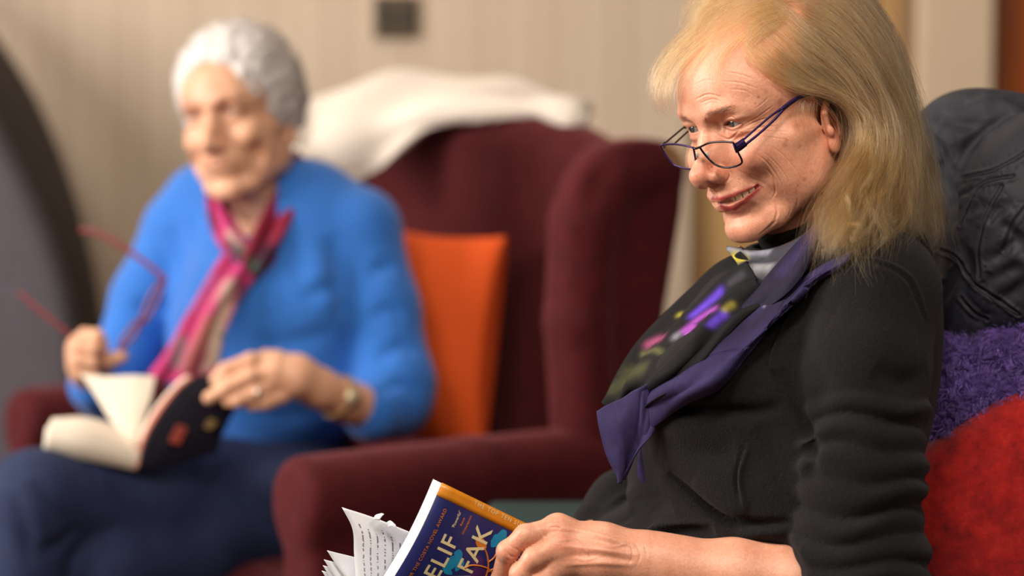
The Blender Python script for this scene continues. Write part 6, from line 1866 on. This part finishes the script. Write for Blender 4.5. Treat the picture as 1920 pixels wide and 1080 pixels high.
    th = np.linspace(0, 2 * math.pi, 41)
    V, F = sweep(c + 0.0290 * (np.cos(th)[:, None] * s + np.sin(th)[:, None] * w_), 0.0042, 8, caps=False, up=ax); mesh('strap', V, F, wt, simple_mat('gold_metal', srgb(190, 160, 110), 0.3, 0.1, 90, metal=0.8))
    nn = -FW + 0.3 * UP; nn = nn - ax * (nn @ ax); nn /= np.linalg.norm(nn)
    V, F = sweep([c + nn * 0.026, c + nn * 0.035], 0.012, 20, up=ax); mesh('case', V, F, wt, simple_mat('pale_dial', srgb(222, 206, 170), 0.3, metal=0.4))
    cr = p(484, 738, -222)
    rg = np.array([cr + 0.0112 * (math.cos(a) * UP + math.sin(a) * FW) for a in np.linspace(0, 2 * math.pi, 25)])
    V, F = sweep(rg, 0.0018, 6, caps=False, up=RT); o = mesh('ring', V, F, None, simple_mat('silver', srgb(210, 205, 200), 0.2, metal=0.9)); tag(o, 'silver ring on the finger of the woman in blue', 'ring')
woman1()

def book1():
    p = q1
    b = thing('open_book', 'thick open paperback on the lap of the woman in blue', 'book', p(260, 860, -210))
    paper = simple_mat('cream_paper', srgb(236, 222, 204), 0.8, 0.03, 150)
    cov = simple_mat('dark_cover', srgb(20, 16, 30), 0.7, 0.25, 50, spec=0.2)
    def slab(name, top, bot, mat):
        T = patch([[p(*q) for q in r] for r in top], 16, 20); Bt = patch([[p(*q) for q in r] for r in bot], 16, 20)
        Fq = grid_faces(16, 20); n = len(T); e = {}
        for q in Fq:
            for a_, c_ in zip(q, np.roll(q, -1)): e[(int(a_), int(c_))] = 1
        side = np.array([(a_, a_ + n, c_ + n, c_) for (a_, c_) in e if (c_, a_) not in e])
        F = np.vstack([Fq, Fq[:, ::-1] + n, side])
        return mesh(name, np.vstack([T, Bt]), F, b, mat, False)
    # left half lying on the knee: upper surface and its foot
    slab('page_block', [[(98, 784, -236), (160, 782, -222), (226, 800, -206), (262, 822, -196)], [(92, 796, -262), (160, 798, -250), (220, 818, -236), (262, 842, -226)], [(86, 802, -290), (156, 806, -280), (220, 830, -268), (264, 852, -258)]],
                       [[(90, 836, -236), (150, 850, -222), (214, 862, -206), (256, 876, -196)], [(84, 842, -262), (150, 856, -250), (214, 868, -236), (256, 880, -226)], [(80, 848, -290), (146, 860, -280), (210, 872, -268), (256, 882, -258)]], paper)
    def leaf(name, C, mat, th=0.0012):
        V = patch([[p(*q) for q in r] for r in C], 24, 24); Fq = grid_faces(24, 24)
        if normals(V, Fq)[:, 1].mean() > 0: Fq = Fq[:, ::-1]
        V2, F2 = thicken(V, Fq, th); return mesh(name, V2, F2, b, mat)
    leaf('page', [[(152, 702, -190), (200, 706, -200), (250, 704, -206), (292, 706, -204)], [(178, 740, -200), (214, 744, -208), (254, 744, -212), (284, 744, -210)], [(206, 786, -214), (230, 790, -218), (254, 790, -218), (272, 786, -214)], [(238, 828, -230), (246, 832, -230), (256, 836, -228), (264, 836, -224)]], paper)
    # right half raised in her hand, its cover to the camera
    leaf('page', [[(262, 842, -236), (270, 806, -230), (294, 764, -220), (330, 722, -206), (350, 706, -200)], [(259, 868, -252), (267, 824, -246), (293, 772, -234), (330, 728, -218), (356, 707, -208)]], paper, 0.004)
    leaf('page_edges', [[(259, 868, -253), (267, 824, -247), (293, 772, -235), (330, 728, -219), (356, 707, -209)], [(258, 878, -260), (268, 832, -255), (296, 780, -243), (333, 731, -227), (364, 706, -214)]], simple_mat('red_edge', srgb(190, 110, 92), 0.7), 0.004)
    leaf('cover', [[(258, 880, -262), (270, 834, -258), (298, 784, -246), (336, 732, -230), (376, 704, -218), (446, 700, -212)],
                   [(300, 878, -250), (316, 840, -248), (340, 790, -238), (372, 744, -226), (406, 716, -216), (452, 708, -208)],
                   [(360, 862, -230), (370, 834, -230), (388, 796, -224), (410, 760, -216), (432, 736, -210), (462, 724, -204)],
                   [(408, 846, -212), (412, 826, -212), (424, 800, -208), (438, 772, -204), (452, 750, -200), (474, 736, -196)]], cov, 0.002)
    leaf('cover_motif', [[(316, 828, -256), (324, 812, -254), (332, 796, -252)], [(326, 832, -254), (334, 814, -252), (342, 798, -250)], [(336, 834, -252), (344, 818, -250), (352, 802, -248)]], simple_mat('rust_print', srgb(140, 50, 34), 0.5), 0.001)
    leaf('cover_motif', [[(382, 800, -232), (388, 792, -231), (394, 784, -230)], [(388, 804, -231), (394, 796, -230), (402, 788, -229)], [(394, 806, -230), (400, 800, -229), (408, 792, -228)]], simple_mat('olive_print', srgb(120, 96, 50), 0.5), 0.001)
book1()

def glasses1():
    p = q1
    g = thing('eyeglasses', 'dark red reading glasses dangling from the hand of the woman in blue', 'glasses', p(200, 640, -150))
    red = simple_mat('dark_red_plastic', srgb(120, 26, 34), 0.3, 0.1, 60)
    for nm, pts, r in (('temple', [(150, 430, -100), (190, 440, -112), (244, 472, -128), (290, 506, -140), (312, 526, -146)], 0.0034), ('temple', [(36, 548, -120), (70, 578, -130), (104, 606, -138), (134, 630, -142)], 0.0032)):
        V, F = sweep([p(*q) for q in pts], r, 8, m=30, flat=0.7); mesh(nm, V, F, g, red)
    def ringp(cx, cy, rx, ry, rot, z):
        t = np.linspace(0, 2 * math.pi, 41); a = math.radians(rot)
        return np.array([p(cx + rx * math.cos(k) * math.cos(a) - ry * math.sin(k) * math.sin(a), cy + rx * math.cos(k) * math.sin(a) + ry * math.sin(k) * math.cos(a), z) for k in t])
    gl, nt, N, L, pr = new_mat('clear_lens'); pr.inputs['Transmission Weight'].default_value = 1.0; pr.inputs['Roughness'].default_value = 0.0; pr.inputs['IOR'].default_value = 1.05; pr.inputs['Alpha'].default_value = 0.3
    for c in ((286, 566, 42, 8, 116, -146), (244, 628, 30, 7, 126, -146)):
        R = ringp(*c); V, F = sweep(R, 0.0028, 8, caps=False, up=FW); mesh('rim', V, F, g, red)
        V = np.vstack([R[:-1].mean(0), R[:-1]]); mesh('lens', V, [(0, 1 + i, 1 + (i + 1) % 40) for i in range(40)], g, gl)
    V, F = sweep([p(266, 600, -146), p(262, 602, -146), p(258, 606, -146)], 0.003, 8); mesh('bridge', V, F, g, red)
glasses1()
